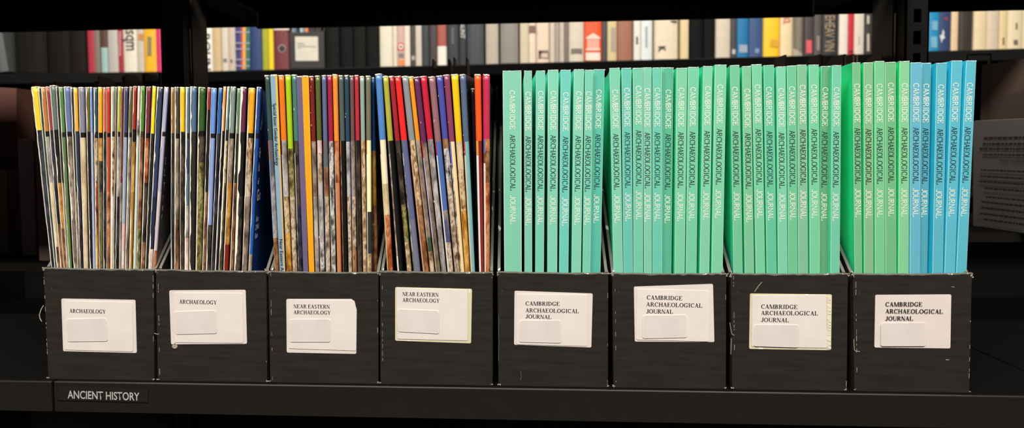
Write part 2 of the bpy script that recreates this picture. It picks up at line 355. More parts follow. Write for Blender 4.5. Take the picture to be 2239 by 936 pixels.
for i, (tl, tr, br, bl) in enumerate(BOXQ):
    T0, T1 = at(*tl, 0), at(*tr, 0); B0, B1 = at(*bl, 0), at(*br, 0)
    x0t, x1t, x0b, x1b = T0.x, T1.x, B0.x, B1.x; h0, h1 = T0.z, T1.z
    XB.append((x0b, x1b, x0t, x1t))
    L = Vector(((x0b+x1b)/2, BD/2, 0))
    rt = thing('magazine_file', LAB[i], 'file box', L, 'black file boxes along the shelf')
    # front panel, its top edge a little worn and wavy
    bm = mk(); n = 24; top = []
    for k in range(n+1):
        t = k/n; top.append(Vector((x0t+(x1t-x0t)*t, 0, h0+(h1-h0)*t + random.uniform(-.0003, .0003) - .0006*math.sin(math.pi*t))))
    pts = [Vector((x0b, 0, .0002)), Vector((x1b, 0, .0002))] + top[::-1]
    prism(bm, pts, (0, BT, 0))
    shift(link('front_panel', bm, BOARD, rt), L)
    # worn rim along the top of the front
    bm = mk(); rr = []
    for p in top:
        j = random.uniform(.0004, .0011) * (1.6 if random.random() < .12 else 1)
        rr.append((p, j))
    for k in range(n):
        (p, a), (q_, b) = rr[k], rr[k+1]
        prism(bm, [p+Vector((0, -.00025, -a*.7)), q_+Vector((0, -.00025, -b*.7)), q_+Vector((0, -.0001, .0005)), p+Vector((0, -.0001, .0005))], (0, BT+.0003, 0))
    o = shift(link('worn_rim', bm, EDGE, rt), L); o['label'] = 'pale worn top edge'
    # sides: low in front, rising to the back
    for s, xb_, xt_ in ((0, x0b, x0t), (1, x1b, x1t)):
        dx = BT if s == 0 else -BT; hh = h0 if s == 0 else h1
        xat = lambda z: xb_+(xt_-xb_)*min(1, z/hh)
        out = [(0, .0002), (BD, .0002), (BD, BH), (BD-.03, BH), (.003, hh)]
        bm = mk(); prism(bm, [Vector((xat(z), y+BT*1.02, z)) for y, z in out], (dx, 0, 0)); shift(link('side_panel', bm, BOARD, rt), L)
        bm = mk(); st = [(BD-.03, BH), (.003, hh)]; m_ = 16; prev = None
        for k in range(m_+1):
            t = k/m_; y = st[1][0]+(st[0][0]-st[1][0])*t+BT; z = st[1][1]+(st[0][1]-st[1][1])*t + random.uniform(0, .0003)
            xx = xb_+(xt_-xb_); cur = [Vector((xx-dx*.08, y, z-.0006)), Vector((xx+dx*1.08, y, z-.0006)), Vector((xx+dx*1.08, y, z+.0004)), Vector((xx-dx*.08, y, z+.0004))]
            if prev:
                va = [bm.verts.new(v) for v in prev]; vb = [bm.verts.new(v) for v in cur]
                for e in range(4): bm.faces.new((va[e], va[(e+1) % 4], vb[(e+1) % 4], vb[e]))
            prev = cur
        o = shift(link('worn_rim', bm, EDGE, rt), L); o['label'] = 'pale worn sloping edge'
    bm = mk(); box(bm, x0b+BT, x1b-BT, BD, BD+BT, .0002, BH); shift(link('back_panel', bm, BOARD, rt), L)
    bm = mk(); box(bm, x0b+BT, x1b-BT, BT, BD, .0002, .0024); shift(link('base', bm, BOARD, rt), L)
    # frayed specks down the front corners and at the bottom corners
    bm = mk()
    for xb_, xt_, dens in ((x0b, x0t, 1), (x1b, x1t, .35)):
        z = .002
        while z < h0-.002:
            ln = random.uniform(.001, .006)
            if random.random() < .26*dens*(1.6 if i in (0, 6, 7) else 1):
                xx = xb_+(xt_-xb_)*z/h0; wv = random.uniform(.00012, .0003)
                xo = (.0022 if xb_ == x0b and i > 0 else .0002) if xb_ == x0b else -.0004
                box(bm, xx+xo-wv/2, xx+xo+wv/2, -.00035, .0002, z, min(h0, z+ln))
            z += ln+random.uniform(.0005, .003)
        for zz, k in ((h0, 16), (.001, 7)):
            xx = xt_ if zz > .05 else xb_
            for _ in range(int(k*random.uniform(.5, 1.0))):
                cx, cz = xx+random.gauss(0, .0006), max(.0014, zz+random.gauss(-.0006, .0011)); s_ = random.uniform(.0002, .0008)
                a_ = random.uniform(0, 3.1); v1 = Vector((math.cos(a_), 0, math.sin(a_)))*s_; v2 = Vector((-math.sin(a_), 0, math.cos(a_)))*s_*.3
                c = Vector((cx, -.0006, cz)); prism(bm, [c-v1-v2, c+v1-v2, c+v1+v2, c-v1+v2], (0, .0007, 0))
    o = shift(link('frayed_corner', bm, FRAY, rt), L); o['label'] = 'whitish frayed cardboard corners'; o['kind'] = 'stuff'
    # label card: backing > sheet, sticker, lettering
    bq, sq, kq, lines = LBL[i]
    Lb = at(sum(p[0] for p in bq)/len(bq), sum(p[1] for p in bq)/len(bq), -.0003)
    card = bpy.data.objects.new('label_card', None); COL.objects.link(card)
    bm = mk(); prism(bm, [at(p.x, p.y, -.0004) for p in round_quad(bq, 3.5)], (0, .0004, 0))
    bpy.data.objects.remove(card)
    card = shift(link('label_card', bm, AGED if i in (3, 6) else PAPER2, rt), L); card['label'] = ('yellowed paper label' if i == 3 else 'white paper label')
    if sq: plate('label_sheet', sq, 4, -.00075, .00035, PAPER, card, L)
    plate('sticker', kq, 5, -.00115, .0004, mat((221, 211, 206), .6, k=1.0), card, L)
    # thin raised rim of the sticker
    bm = mk()
    cc = Vector((sum(p[0] for p in kq)/4, sum(p[1] for p in kq)/4))
    ro = round_quad(kq, 5); ri = round_quad([cc+(Vector(p)-cc)*.975 for p in kq], 5)
    for k in range(len(ro)):
        k2 = (k+1) % len(ro)
        prism(bm, [at(*ro[k], -.0012), at(*ro[k2], -.0012), at(*ri[k2], -.0012), at(*ri[k], -.0012)], (0, .0002, 0))
    shift(link('sticker_rim', bm, mat((233, 226, 220), .5, k=1.0), card), L)
    bm = mk()
    for text, xa, ya, xb_, yb, cap in lines:
        a, b = at(xa, ya, -.0008), at(xb_, yb, -.0008); uv = (b-a).normalized()
        put_word(bm, text, BOLD, a, uv, Vector((-uv.z, 0, uv.x)), (b-a).length, cap/2420, Vector((0, -1, 0)))
    shift(link('lettering', bm, INK, card), L)
    if i == 1:                                   # blob of clear tape under the label
        bm = mk(); c = Vector((382, 757))
        prism(bm, [at(c.x+6*math.cos(t*.4), c.y+5.5*math.sin(t*.4), -.0004) for t in range(16)], (0, .0004, 0))
        shift(link('tape', bm, mat((150, 142, 132), .3), card), L)
    if i == 6:                                   # crinkled tape beside the sheet
        bm = mk(); k = 0; y0 = 648
        while y0 < 758:
            y1 = y0+random.uniform(5, 11)
            prism(bm, [at(1808+random.uniform(-1, 1), y0, -.0005-random.uniform(0, .0004)), at(1817.5, y0+random.uniform(-2, 2), -.0005), at(1817, y1, -.0009+random.uniform(0, .0004)), at(1808, y1, -.0006)], (0, .0003, 0))
            y0 = y1
        shift(link('tape', bm, mat((225, 218, 190), .25, k=1.0), card), L)
    # loose threads and scratches the photograph shows on single boxes
    MARK = {0: [[(95, 668), (90, 676), (86, 688), (87, 696), (91, 703)]], 1: [[(337, 729), (344, 731), (348, 730)]],
            4: [[(1090, 690), (1091, 705), (1090, 720), (1091, 745), (1090, 790)], [(1138, 812), (1140, 824), (1138, 832)]],
            6: [[(1596, 706), (1598, 720), (1600, 730), (1606, 734)], [(1599, 740), (1598, 775)], [(1650, 638), (1659, 625), (1666, 617)]],
            7: [[(1867, 742), (1868, 765), (1871, 768), (1880, 769)], [(2081, 627), (2087, 628)], [(2068, 787), (2075, 787)]]}
    for ln in MARK.get(i, []):
        bm = mk(); wv = .00018 if i != 0 else .0003
        for (a, b) in zip(ln, ln[1:]):
            A, B = at(*a, -.0004), at(*b, -.0004); nn = (B-A).normalized(); pp = Vector((-nn.z, 0, nn.x))*wv
            prism(bm, [A-pp, B-pp, B+pp, A+pp], (0, .0003, 0))
        o = shift(link('frayed_thread', bm, FRAY if i in (0, 1, 6, 7) else EDGE, rt), L)
# ------------------------------------------------------------------ magazines and journals
ANYWHITE = TORN
def slab(kind, label, cat, group, xl, xr, yt, bl, br, yb=586, Y=.006, depth=.205, rnd=.4, spine=None, side=(40, 38, 36), rough=.42, edge=0, zbase=.0034, xb0=None, w0=None):
    """one magazine or paperback standing spine out; the spine is a grid whose faces take their colour from spine(u, ypx)"""
    Tl, Tr, Bl, Br = at(xl, yt, Y), at(xr, yt, Y), at(bl, yb, Y), at(br, yb, Y)
    T, B = (Tl+Tr)/2, (Bl+Br)/2
    d = T-B; k = (zbase-B.z)/d.z; P0 = B+d*k
    if xb0 is not None: P0.x = xb0; d = T-P0
    th = math.atan2(d.x, d.z); c = math.cos(th)
    wt, wb = (Tr.x-Tl.x)*c, (Br.x-Bl.x)*c
    w0 = w0 if w0 is not None else max(.0016, wb+(wb-wt)*.35)
    tn = math.tan(th)
    def warp(x, y, z):
        # the row is squeezed upright a few centimetres behind the fanned-out spines
        f = min(1, max(0, (Y+y-.006)/.07)); t_ = wid(z); x *= 1-.22*min(1, max(0, y-t_*rnd)/.02)
        return (x*((1-f)+f*w0*.93/t_)-z*tn*f, y, z)
    P0.z += abs(math.sin(th))*w0/2
    h = (T-P0).length; zrim = (B-P0).length
    rt = thing(kind, label, cat, P0, group); rt.rotation_euler = (0, th, 0)
    wid = lambda z: w0+(wt-w0)*max(0, z)/h
    zl = lambda ypx: (at((xl+xr)/2, ypx, Y).z-P0.z)/c
    us, bands = spine
    zs = {0.0, h}
    for _, rows in bands:
        for y0, _c in rows: 
            z = zl(y0)
            if .002 < z < h-.001: zs.add(z)
    zs |= {h*.98} | {h*k_/18 for k_ in range(1, 18)}
    zs = sorted(zs); zz = [zs[0]]
    for z in zs[1:]:
        if z-zz[-1] > .0006: zz.append(z)
    zz[-1] = h
    def colour(u, z):
        for u1, rows in bands:
            if u <= u1:
                cur = rows[0][1]
                for y0, cc in rows:
                    if z < zl(y0)+.0002: cur = cc
                return cur
        return bands[-1][1][0][1]
    mats, idx = [], {}
    def mi(cc):
        key = str(cc)
        if key not in idx: idx[key] = len(mats); mats.append(anymat(cc, rough))
        return idx[key]
    bm = mk(); sidei = mi(side); rows = []
    for z in zz:
        t = wid(z); r = t*rnd; row = [(-t/2, depth, z), (-t/2, .0705, z), (-t/2, .048, z), (-t/2, .028, z), (-t/2, .014, z)]
        for u in us:
            a = 2*u-1; yy = r*(1-math.sqrt(max(0, 1-a*a))) if rnd > .15 else (r*.6 if u in (0, 1) else 0)
            row.append((a*t/2, yy, z))
        row += [(t/2, .014, z), (t/2, .028, z), (t/2, .048, z), (t/2, .0705, z), (t/2, depth, z)]; rows.append([bm.verts.new(warp(*p)) for p in row])
    nU = len(us)
    for j in range(len(zz)-1):
        zc = (zz[j]+zz[j+1])/2
        for q in range(nU+9):
            f = bm.faces.new((rows[j][q], rows[j][q+1], rows[j+1][q+1], rows[j+1][q]))
            f.material_index = sidei if q < 5 or q > nU+3 else mi(colour((us[q-5]+us[q-4])/2, zc))
            f.smooth = rnd > .15 and 4 < q < nU+4
    pi = mi((225, 216, 195))
    for rr in (rows[0], rows[-1]):
        f = bm.faces.new(rr); f.material_index = pi
    me_o = link('cover', bm, mats, rt)
    bm = mk(); t0, t1 = w0*.8, wt*.8
    rows = []
    ys_ = (.012, .024, .045, .0705, depth+.001)
    zr = [.001]+[h*k_/12 for k_ in range(1, 12)]+[h-.0008]
    for zf in zr:
        t = wid(zf)*.4; rows.append([bm.verts.new(warp(*p)) for p in [(-t, y, zf) for y in ys_[::-1]]+[(t, y, zf) for y in ys_]])
    bm.faces.new(rows[0]); bm.faces.new(rows[-1])
    for j in range(len(rows)-1):
        for q in range(10): bm.faces.new((rows[j][q], rows[j][(q+1) % 10], rows[j+1][(q+1) % 10], rows[j+1][q]))
    link('page_block', bm, PAGES, rt)
    if edge:
        bm = mk(); n = 60; prev = None; e0 = edge
        wmul = 1
        for j in range(n+1):
            z = h*j/n; t = wid(z)
            if random.random() < .25: wmul = random.choice((.55, .8, 1, 1, 1.25, 1.6))
            wv = e0*wmul*random.uniform(.8, 1.2); wv = min(wv, t*.5); xo = -t/2+random.uniform(.00005, .00015)
            if random.random() < .04: xo -= .0003
            cur = [Vector((xo+.0005, t*rnd+.002, z)), Vector((xo, -.00012+t*rnd*.35, z)), Vector((xo+wv*.5, -.0003+t*rnd*.12, z)), Vector((xo+wv, -.00012+t*rnd*.05, z)), Vector((xo+wv*.6, t*rnd+.0018, z))]
            cv = [bm.verts.new(p) for p in cur]
            if prev:
                for e in range(5): bm.faces.new((prev[e], prev[(e+1) % 5], cv[(e+1) % 5], cv[e]))
            else: bm.faces.new(cv)
            prev = cv
        bm.faces.new(prev)
        # worn head of the spine
        t = wt
        for j in range(6):
            xa = -t*.44+t*.88*j/6; hz = random.uniform(.0004, .0012)
            box(bm, xa, xa+t*.88/6, -.0002+t*rnd*.2, t*rnd+.002, h-hz, h+random.uniform(.0001, .0005))
        for v in bm.verts: v.co = Vector(warp(*v.co))
        o = link('worn_edge', bm, TORN, rt); o['label'] = 'white torn paper edge'
    elif edge is None:
        bm = mk(); t = wt
        for j in range(5):
            xa = -t*.4+t*.8*j/5; hz = random.uniform(.0003, .0012)
            box(bm, xa, xa+t*.8/5, (t*rnd*.25 if j in (0, 4) else t*rnd*.02)-.0002, t*rnd+.002, h-hz, h+random.uniform(.0001, .0005))
        for j in range(random.choice((0, 1, 2, 4))):
            z = random.uniform(.45*h, h*.97); u = random.uniform(-.35, .1)*t; s = random.uniform(.0002, .0004)
            box(bm, u-s*.4, u+s*.4, -.0002+t*rnd*.05, .0006, z, z+s*random.uniform(1, 6))
        for v in bm.verts: v.co = Vector(warp(*v.co))
        o = link('worn_edge', bm, TORN, rt); o['label'] = 'white scuffs on the spine'; o['kind'] = 'stuff'
    return rt, zl, wid, h, c
FITS = {}
def on_cover(wid, h, th_, w0_, d0, z, depth=.2):
    """point and inward direction on the right hand cover at height z"""
    a = Vector((wid(z)/2, wid(z)*.42, z)); b_ = Vector((w0_*.465-z*math.tan(th_), .07, z)); u = (b_-a).normalized()
    return a+u*d0+Vector((u.y, -u.x, 0))*.0004, u
def fit_bottom(lst, i, b, yb=586, Y=.006, zb=.0034, gap=0):
    """foot positions of the row inside file box b, closed up so that neighbours and the box sides stay clear"""
    if b not in FITS:
        xs, ws = [], []
        for e in lst:
            xl, xr, yt, bl, br = e
            xr -= gap*(xr-xl); br -= gap*(br-bl)
            T, B = (at(xl, yt, Y)+at(xr, yt, Y))/2, (at(bl, yb, Y)+at(br, yb, Y))/2
            d = T-B; k = (zb-B.z)/d.z; wt = at(xr, yt, Y).x-at(xl, yt, Y).x; wb = at(br, yb, Y).x-at(bl, yb, Y).x
            xs.append((B+d*k).x); ws.append(max(.0016, wb+(wb-wt)*.35))
        lo, hi = XB[b][0]+BT+.0006, XB[b][1]-BT-.0006
        s = min(1, (hi-lo)/(sum(ws)+.0002*len(ws))*.995); ws = [w_*s for w_ in ws]; x0 = list(xs)
        for it in range(400):
            for j in range(len(xs)):
                xs[j] += (x0[j]-xs[j])*.02
            for j in range(len(xs)-1):
                g_ = (ws[j]+ws[j+1])/2+.0001-(xs[j+1]-xs[j])
                if g_ > 0: xs[j] -= g_/2; xs[j+1] += g_/2
            xs[0] = max(xs[0], lo+ws[0]/2); xs[-1] = min(xs[-1], hi-ws[-1]/2)
        for it in range(2):
            for j in range(len(xs)):
                xs[j] = max(xs[j], (lo+ws[0]/2) if j == 0 else xs[j-1]+(ws[j]+ws[j-1])/2+.00005)
            for j in reversed(range(len(xs))):
                xs[j] = min(xs[j], (hi-ws[-1]/2) if j == len(xs)-1 else xs[j+1]-(ws[j]+ws[j+1])/2-.00005)
        print('FIT', b, round(s, 2), 'max px', round(max(abs(a-c) for a, c in zip(xs, x0))*2400, 1))
        FITS[b] = [dict(xb0=x, w0=w_) for x, w_ in zip(xs, ws)]
    return FITS[b][i]
U7 = (0, .1, .28, .5, .72, .9, 1)
WH = (232, 226, 212)
# worn magazines of the first two boxes: colour word, top xl, xr, y top, bottom xl, xr, spine top colour, lower bands [(from y, colour)], width of the torn edge px
M1 = [('yellow', 67, 83, 190, 113, 119, (238, 190, 40), [(285, 'night')], 2),
 ('thin dark green', 82.5, 87.5, 192, 120, 124, (40, 62, 48), [], 2.2),
 ('rust brown', 88, 97.5, 191, 123, 129, (172, 108, 45), [(287, (20, 16, 14)), (299, 'grey'), (400, 'cream'), (540, 'brown')], 2),
 ('maroon', 99, 107, 190, 129, 136, (140, 55, 58), [(285, 'night'), (490, 'brown')], 2.4),
 ('slate green', 107.5, 121, 187, 138, 146, (88, 104, 96), [(284, (16, 15, 15)), (340, 'dark'), (400, 'ochre'), (500, 'brown')], 2.4),
 ('thin black', 121.5, 126, 190, 146.5, 150.5, (34, 36, 38), [(400, 'greybrown')], 2),
 ('leaf green', 127.5, 136.5, 191, 150, 156, (78, 122, 66), [(289, (18, 28, 24)), (300, (86, 112, 72)), (480, (92, 125, 62))], 2),
 ('slate blue', 138, 153, 190, 160, 169, (92, 110, 152), [(288, (17, 16, 18)), (299, 'greybrown')], 2.8),
 ('thin charcoal', 153.5, 159, 192, 169, 174, (42, 40, 40), [(420, 'greybrown')], 2.2),
 ('golden', 159.5, 168.5, 192, 174.5, 179.5, (226, 164, 42), [(287, (42, 48, 72)), (420, 'night')], 1.6),
 ('lavender grey', 170.5, 184.5, 191, 182, 191.5, (122, 120, 142), [(290, (15, 15, 15)), (301, 'cream')], 2),
 ('olive brown', 186, 196, 191, 195.5, 203, (98, 88, 38), [(288, (18, 18, 20))], 2.2),
 ('light blue', 196.5, 201.5, 191, 203.5, 206.5, (95, 148, 210), [(290, (150, 168, 205))], .8),
 ('navy teal', 204, 213, 192, 208, 213.5, (48, 74, 96), [(288, (20, 26, 34)), (302, 'tan'), (400, 'rust'), (480, 'ochre')], 2.6),
 ('bright orange', 214, 224, 191, 215.5, 224, (250, 165, 22), [(290, (16, 14, 14)), (302, 'ochre'), (352, 'dark'), (420, 'olive')], 1.4),
 ('coral red', 225, 231.5, 192, 225.5, 231.5, (208, 92, 76), [(288, 'night')], 1.5),
 ('brick red', 232.5, 241.5, 191, 232, 239.5, (178, 54, 32), [(291, (14, 12, 12)), (300, (175, 72, 40)), (420, 'rust'), (540, 'brown')], 1.5),
 ('pale sage', 242, 252.5, 190, 240.5, 247, (134, 146, 130), [(287, (16, 17, 16)), (299, 'tan'), (430, 'pink'), (500, 'cream')], 4.2),
 ('thin tan', 252.8, 256.5, 191, 247.5, 250.5, (120, 98, 78), [(400, 'night')], 1),
 ('lime olive', 257, 265, 190, 252, 259, (160, 158, 34), [(288, (22, 22, 18)), (299, 'grey'), (430, 'night')], 1.8),
 ('thin maroon', 265.5, 270.5, 191, 259.5, 264.5, (105, 40, 48), [(400, 'greybrown')], 1),
 ('dark navy', 271.5, 282, 191, 265, 270.5, (58, 62, 96), [(290, (30, 33, 44)), (300, (140, 158, 178)), (490, (215, 165, 160)), (540, 'pink')], 1.4),
 ('dark olive', 282.8, 290.5, 190, 272.5, 280.5, (90, 86, 46), [(290, (22, 22, 18)), (300, 'greybrown')], 2),
 ('dark red', 291, 300.5, 189, 281.5, 288.5, (150, 36, 26), [(283, (18, 14, 13)), (310, 'ochre'), (420, (165, 122, 38))], 1.8),
 ('pale pink', 301, 307, 189, 290.5, 297, (210, 196, 190), [(260, 'bw'), (300, (190, 200, 196))], 1.5),
 ('moss green', 307.5, 318.5, 189, 297.5, 305, (72, 124, 34), [(287, (60, 50, 30)), (300, 'brown'), (500, 'moss')], 1.8),
 ('plum', 320, 332.5, 190, 307, 316, (110, 38, 58), [(291, (22, 14, 16)), (302, 'rust'), (400, 'dark'), (530, 'brown')], 2),
 ('lemon yellow', 333, 342.5, 189, 317, 323, (250, 208, 12), [(292, (30, 34, 26)), (400, (24, 30, 34))], 1.5),
 ('ink blue', 343, 358.5, 191, 324, 333, (48, 58, 84), [(300, (44, 56, 92)), (430, (30, 36, 66)), (545, 'pink')], 2.4),
 ('lavender', 358.8, 371, 191, 334, 341, (160, 164, 192), [(288, (34, 32, 36)), (298, (168, 166, 190)), (420, (196, 178, 186)), (548, 'rust')], 1.6)]
M2 = [('bronze', 373.5, 381, 192, 373.5, 379.5, (142, 98, 42), [(291, 'dark'), (400, 'night')], 1.5),
 ('umber', 381.3, 392.5, 191, 380, 391, (74, 68, 56), [(292, (24, 22, 20)), (303, 'greybrown'), (480, 'brown')], 3.4),
 ('sunny yellow', 393, 405, 191, 393, 402.5, (252, 184, 14), [(288, 'dark')], 1.6),
 ('steel blue', 405.5, 414.5, 191, 402.8, 412, (84, 110, 138), [(291, (20, 26, 34)), (303, (48, 66, 104)), (380, (84, 108, 128)), (450, 'grey'), (520, 'pink')], 3.6),
 ('blue grey', 415, 432, 190, 412.5, 426, (72, 100, 128), [(288, (38, 36, 32)), (420, (34, 32, 28))], 4),
 ('forest green', 433, 452, 191, 427, 441.5, (44, 84, 30), [(286, (16, 16, 14)), (298, 'dark'), (355, 'moss')], 2.6),
 ('thin dark red', 453.5, 461, 192, 442, 449.5, (150, 44, 48), [(240, (26, 20, 19)), (420, 'brown')], 1.4),
 ('cornflower blue', 461.5, 476, 193, 450, 460, (96, 138, 206), [(292, (20, 20, 24)), (302, (130, 150, 205)), (492, 'dark')], 1.8),
 ('royal blue', 478.5, 488, 193, 461, 469, (28, 92, 168), [(292, 'night')], 1.5),
 ('apricot', 488.3, 496, 190, 469.5, 476.5, (226, 146, 70), [(286, (26, 20, 20)), (400, 'night')], 2.6),
 ('teal', 496.4, 503.5, 190, 477.5, 486.5, (92, 142, 150), [(284, (30, 34, 34)), (308, 'tan'), (400, 'olive')], 3.6),
 ('sage grey', 504, 518.5, 190, 488, 500.5, (118, 134, 128), [(291, (22, 22, 22)), (303, 'greybrown'), (400, 'ochre'), (535, (120, 28, 18))], 2.2),
 ('fern green', 519, 526.5, 194, 502, 510.5, (92, 132, 92), [(292, (26, 30, 24)), (400, 'brown')], 1.6),
 ('purple', 525.8, 542.5, 191, 511, 526.5, (92, 36, 66), [(289, (20, 18, 18)), (430, 'dark')], 4.4),
 ('orange', 543.2, 561.5, 193, 529, 541, (240, 158, 20), [(291, (22, 20, 20)), (302, 'tan'), (360, 'stone'), (430, 'greybrown')], 2),
 ('royal navy', 561.5, 575, 191, 543, 551, (24, 62, 128), [(291, (20, 24, 40)), (303, (28, 72, 150)), (470, (24, 88, 170)), (556, 'greybrown')], 2)]
# glossy magazines of the next two boxes: ..., lower bands of the right part, (split u, [(from y, colour)]) for the strip down the left of the spine
M3 = [('dark green', 577, 589.5, 165, 598.5, 610.5, (52, 72, 66), [(307, (82, 88, 96)), (380, 'grey'), (520, 'brown')], (.3, [(307, (238, 130, 50)), (350, (140, 180, 225)), (520, 'tan')])),
 ('steel blue', 590.5, 606, 164, 611.5, 624, (124, 156, 176), [], None),
 ('orange', 606.5, 620.5, 165, 624.5, 637.5, (240, 112, 28), [(307, 'grey'), (430, 'tan'), (510, 'ochre')], (.25, [(307, (150, 40, 60)), (338, (232, 226, 215)), (470, 'tan')])),
 ('lime green', 621.5, 635.5, 164, 638, 649.5, (156, 188, 24), [(325, 'moss'), (430, 'stone')], (.2, [(325, 'tan')])),
 ('sea green', 636, 649.5, 164, 650.5, 662, (66, 112, 102), [(308, 'dark'), (450, 'night')], (.28, [(308, (60, 55, 60)), (335, (215, 210, 205)), (480, 'bw')])),
 ('violet', 647.5, 660.5, 167, 662.8, 674.5, (98, 86, 118), [], None),
 ('amber', 659, 674.8, 166, 675.5, 687.5, (252, 152, 16), [], None),
 ('maroon', 675.2, 686.5, 167, 688, 698, (112, 34, 30), [(309, 'greybrown'), (430, 'grey')], (.12, [(309, (200, 190, 180))])),
 ('olive', 687.5, 700.5, 166, 698.8, 710, (84, 92, 40), [(307, 'pink'), (335, 'stone'), (400, 'grey'), (530, 'bw')], (.2, [(307, (190, 70, 60)), (337, (225, 205, 185))])),
 ('slate violet', 702, 713.5, 165, 711, 722.5, (88, 96, 132), [(307, (90, 92, 98)), (365, 'brown'), (430, 'stone')], (.2, [(307, (160, 50, 60)), (337, (130, 140, 175))])),
 ('crimson', 714, 726, 165, 723.5, 734.5, (150, 32, 62), [(309, 'bw')], (.18, [(309, (90, 105, 130)), (337, (225, 220, 215))])),
 ('tangerine', 725.5, 738.5, 163, 736.5, 746.5, (236, 134, 44), [(308, 'rust'), (400, (190, 120, 75))], (.22, [(308, (140, 40, 70)), (338, (215, 205, 195)), (470, (205, 175, 100))])),
 ('charcoal green', 739, 751.5, 165, 748.5, 760.5, (74, 86, 78), [(308, (24, 23, 22))], (.25, [(308, (236, 140, 60)), (338, 'tan'), (420, 'ochre')])),
 ('petrol blue', 751.5, 763.5, 165, 761, 769.5, (40, 66, 84), [(310, 'grey'), (430, 'stone')], (.2, [(310, (70, 70, 75))])),
 ('chocolate', 763.5, 774, 166, 770.5, 780.5, (98, 74, 72), [(308, 'greybrown'), (430, 'stone'), (540, 'brown')], (.2, [(308, (120, 150, 200)), (460, 'pink')])),
 ('cherry red', 774, 784.5, 165, 781.5, 792, (176, 42, 52), [(307, 'dark')], (.2, [(307, (110, 100, 95))])),
 ('pale sage', 785.5, 797, 167, 793.5, 802.5, (136, 156, 144), [(307, 'tan')], (.18, [(307, (200, 170, 130))])),
 ('pewter', 798.5, 811.5, 166, 805, 815.5, (106, 106, 88), [(307, (238, 228, 172)), (463, (45, 52, 50)), (555, 'tan')], (.25, [(307, (238, 130, 60)), (338, (228, 222, 215))])),
 ('navy', 810, 818.5, 170, 818, 829, (24, 76, 134), [(330, 'ochre'), (450, 'brown')], None)]
M4 = [('bright blue', 818, 835, 162, 845, 859, (76, 122, 184), [(306, (222, 212, 180)), (402, 'cream'), (470, 'rust')], (.25, [(306, (96, 50, 84)), (337, (236, 228, 160))])),
 ('mustard olive', 835.2, 848.5, 167, 867, 880, (164, 160, 56), [(308, (24, 24, 26))], (.42, [(308, (90, 92, 88)), (336, 'stone'), (560, (226, 220, 210))])),
 ('wine red', 849.5, 860.5, 167, 887.5, 899.5, (152, 34, 44), [(308, 'dark'), (447, 'moss'), (530, 'tan')], (.2, [(308, (70, 66, 60))])),
 ('scarlet', 861, 874.5, 167, 901, 919, (226, 40, 36), [(307, (88, 92, 132)), (480, (104, 106, 130))], (.32, [(307, (70, 96, 60)), (335, 'bw'), (460, 'green')])),
 ('blue grey', 876, 891.5, 167, 922, 937.5, (124, 132, 136), [(307, 'tan'), (450, 'brown')], (.34, [(307, (95, 50, 55)), (340, (215, 170, 135))])),
 ('orange', 892, 902, 168, 938, 949.5, (244, 138, 30), [(307, 'greybrown'), (520, (50, 78, 62)), (550, 'stone')], (.3, [(307, (140, 185, 180)), (365, 'pink'), (530, 'ochre')])),
 ('purple', 902.5, 916, 169, 950.5, 962, (90, 42, 82), [(313, 'greybrown')], (.36, [(307, (200, 40, 50)), (345, (192, 188, 222)), (520, 'cream')])),
 ('crimson', 916.8, 931.5, 167, 963, 975, (184, 32, 54), [(305, 'grey')], (.18, [(305, (60, 62, 60)), (335, 'bw')])),
 ('mauve brown', 934.5, 950.5, 168, 976.5, 991, (136, 96, 100), [(310, (70, 98, 158)), (460, 'blueph'), (530, 'stone')], (.34, [(310, (196, 36, 62)), (340, (236, 230, 226))])),
 ('indigo', 951.5, 967.5, 166, 993, 1004.5, (70, 72, 150), [(304, 'brown'), (325, 'bw'), (400, 'stone')], (.12, [(304, (200, 195, 190))])),
 ('plum', 967.8, 982.5, 164, 1005, 1015.5, (128, 58, 84), [(310, (224, 200, 150))], (.45, [(310, (98, 104, 180)), (360, 'bw'), (490, 'stone')])),
 ('golden yellow', 984, 1002, 163, 1018, 1030, (252, 184, 20), [(310, 'cream'), (370, 'tan'), (460, 'ochre')], (.14, [(310, (215, 180, 120))])),
 ('slate navy', 1003.5, 1019, 163, 1031.5, 1042, (78, 96, 124), [(310, (112, 166, 172))], (.36, [(310, (190, 40, 36)), (340, (214, 196, 164))])),
 ('short black', 1024.5, 1035.5, 194, 1042.5, 1046.2, (36, 34, 40), [(330, (20, 20, 22))], None),
 ('orange red', 1036, 1053.5, 163, 1046.5, 1057, (236, 84, 30), [(308, (132, 34, 34))], (.42, [(308, (236, 152, 40)), (340, (236, 230, 220))])),
 ('rose red', 1055, 1073.5, 163, 1058.2, 1071.5, (184, 44, 76), [(304, 'rust'), (330, 'brown'), (400, 'rust')], (.32, [(304, (92, 108, 170)), (335, 'brown'), (357, (226, 216, 200))]))]
PXM = 1/2400
roots = {}
def names(lst, i, bx):
    n = lst[i][0]
    if i == 0: return '%s topped magazine, first from the left in the %s' % (n, bx)
    if i == len(lst)-1: return '%s topped magazine, last on the right in the %s' % (n, bx)
    return '%s topped magazine between %s and %s ones in %s' % (n, lst[i-1][0], lst[i+1][0], bx)
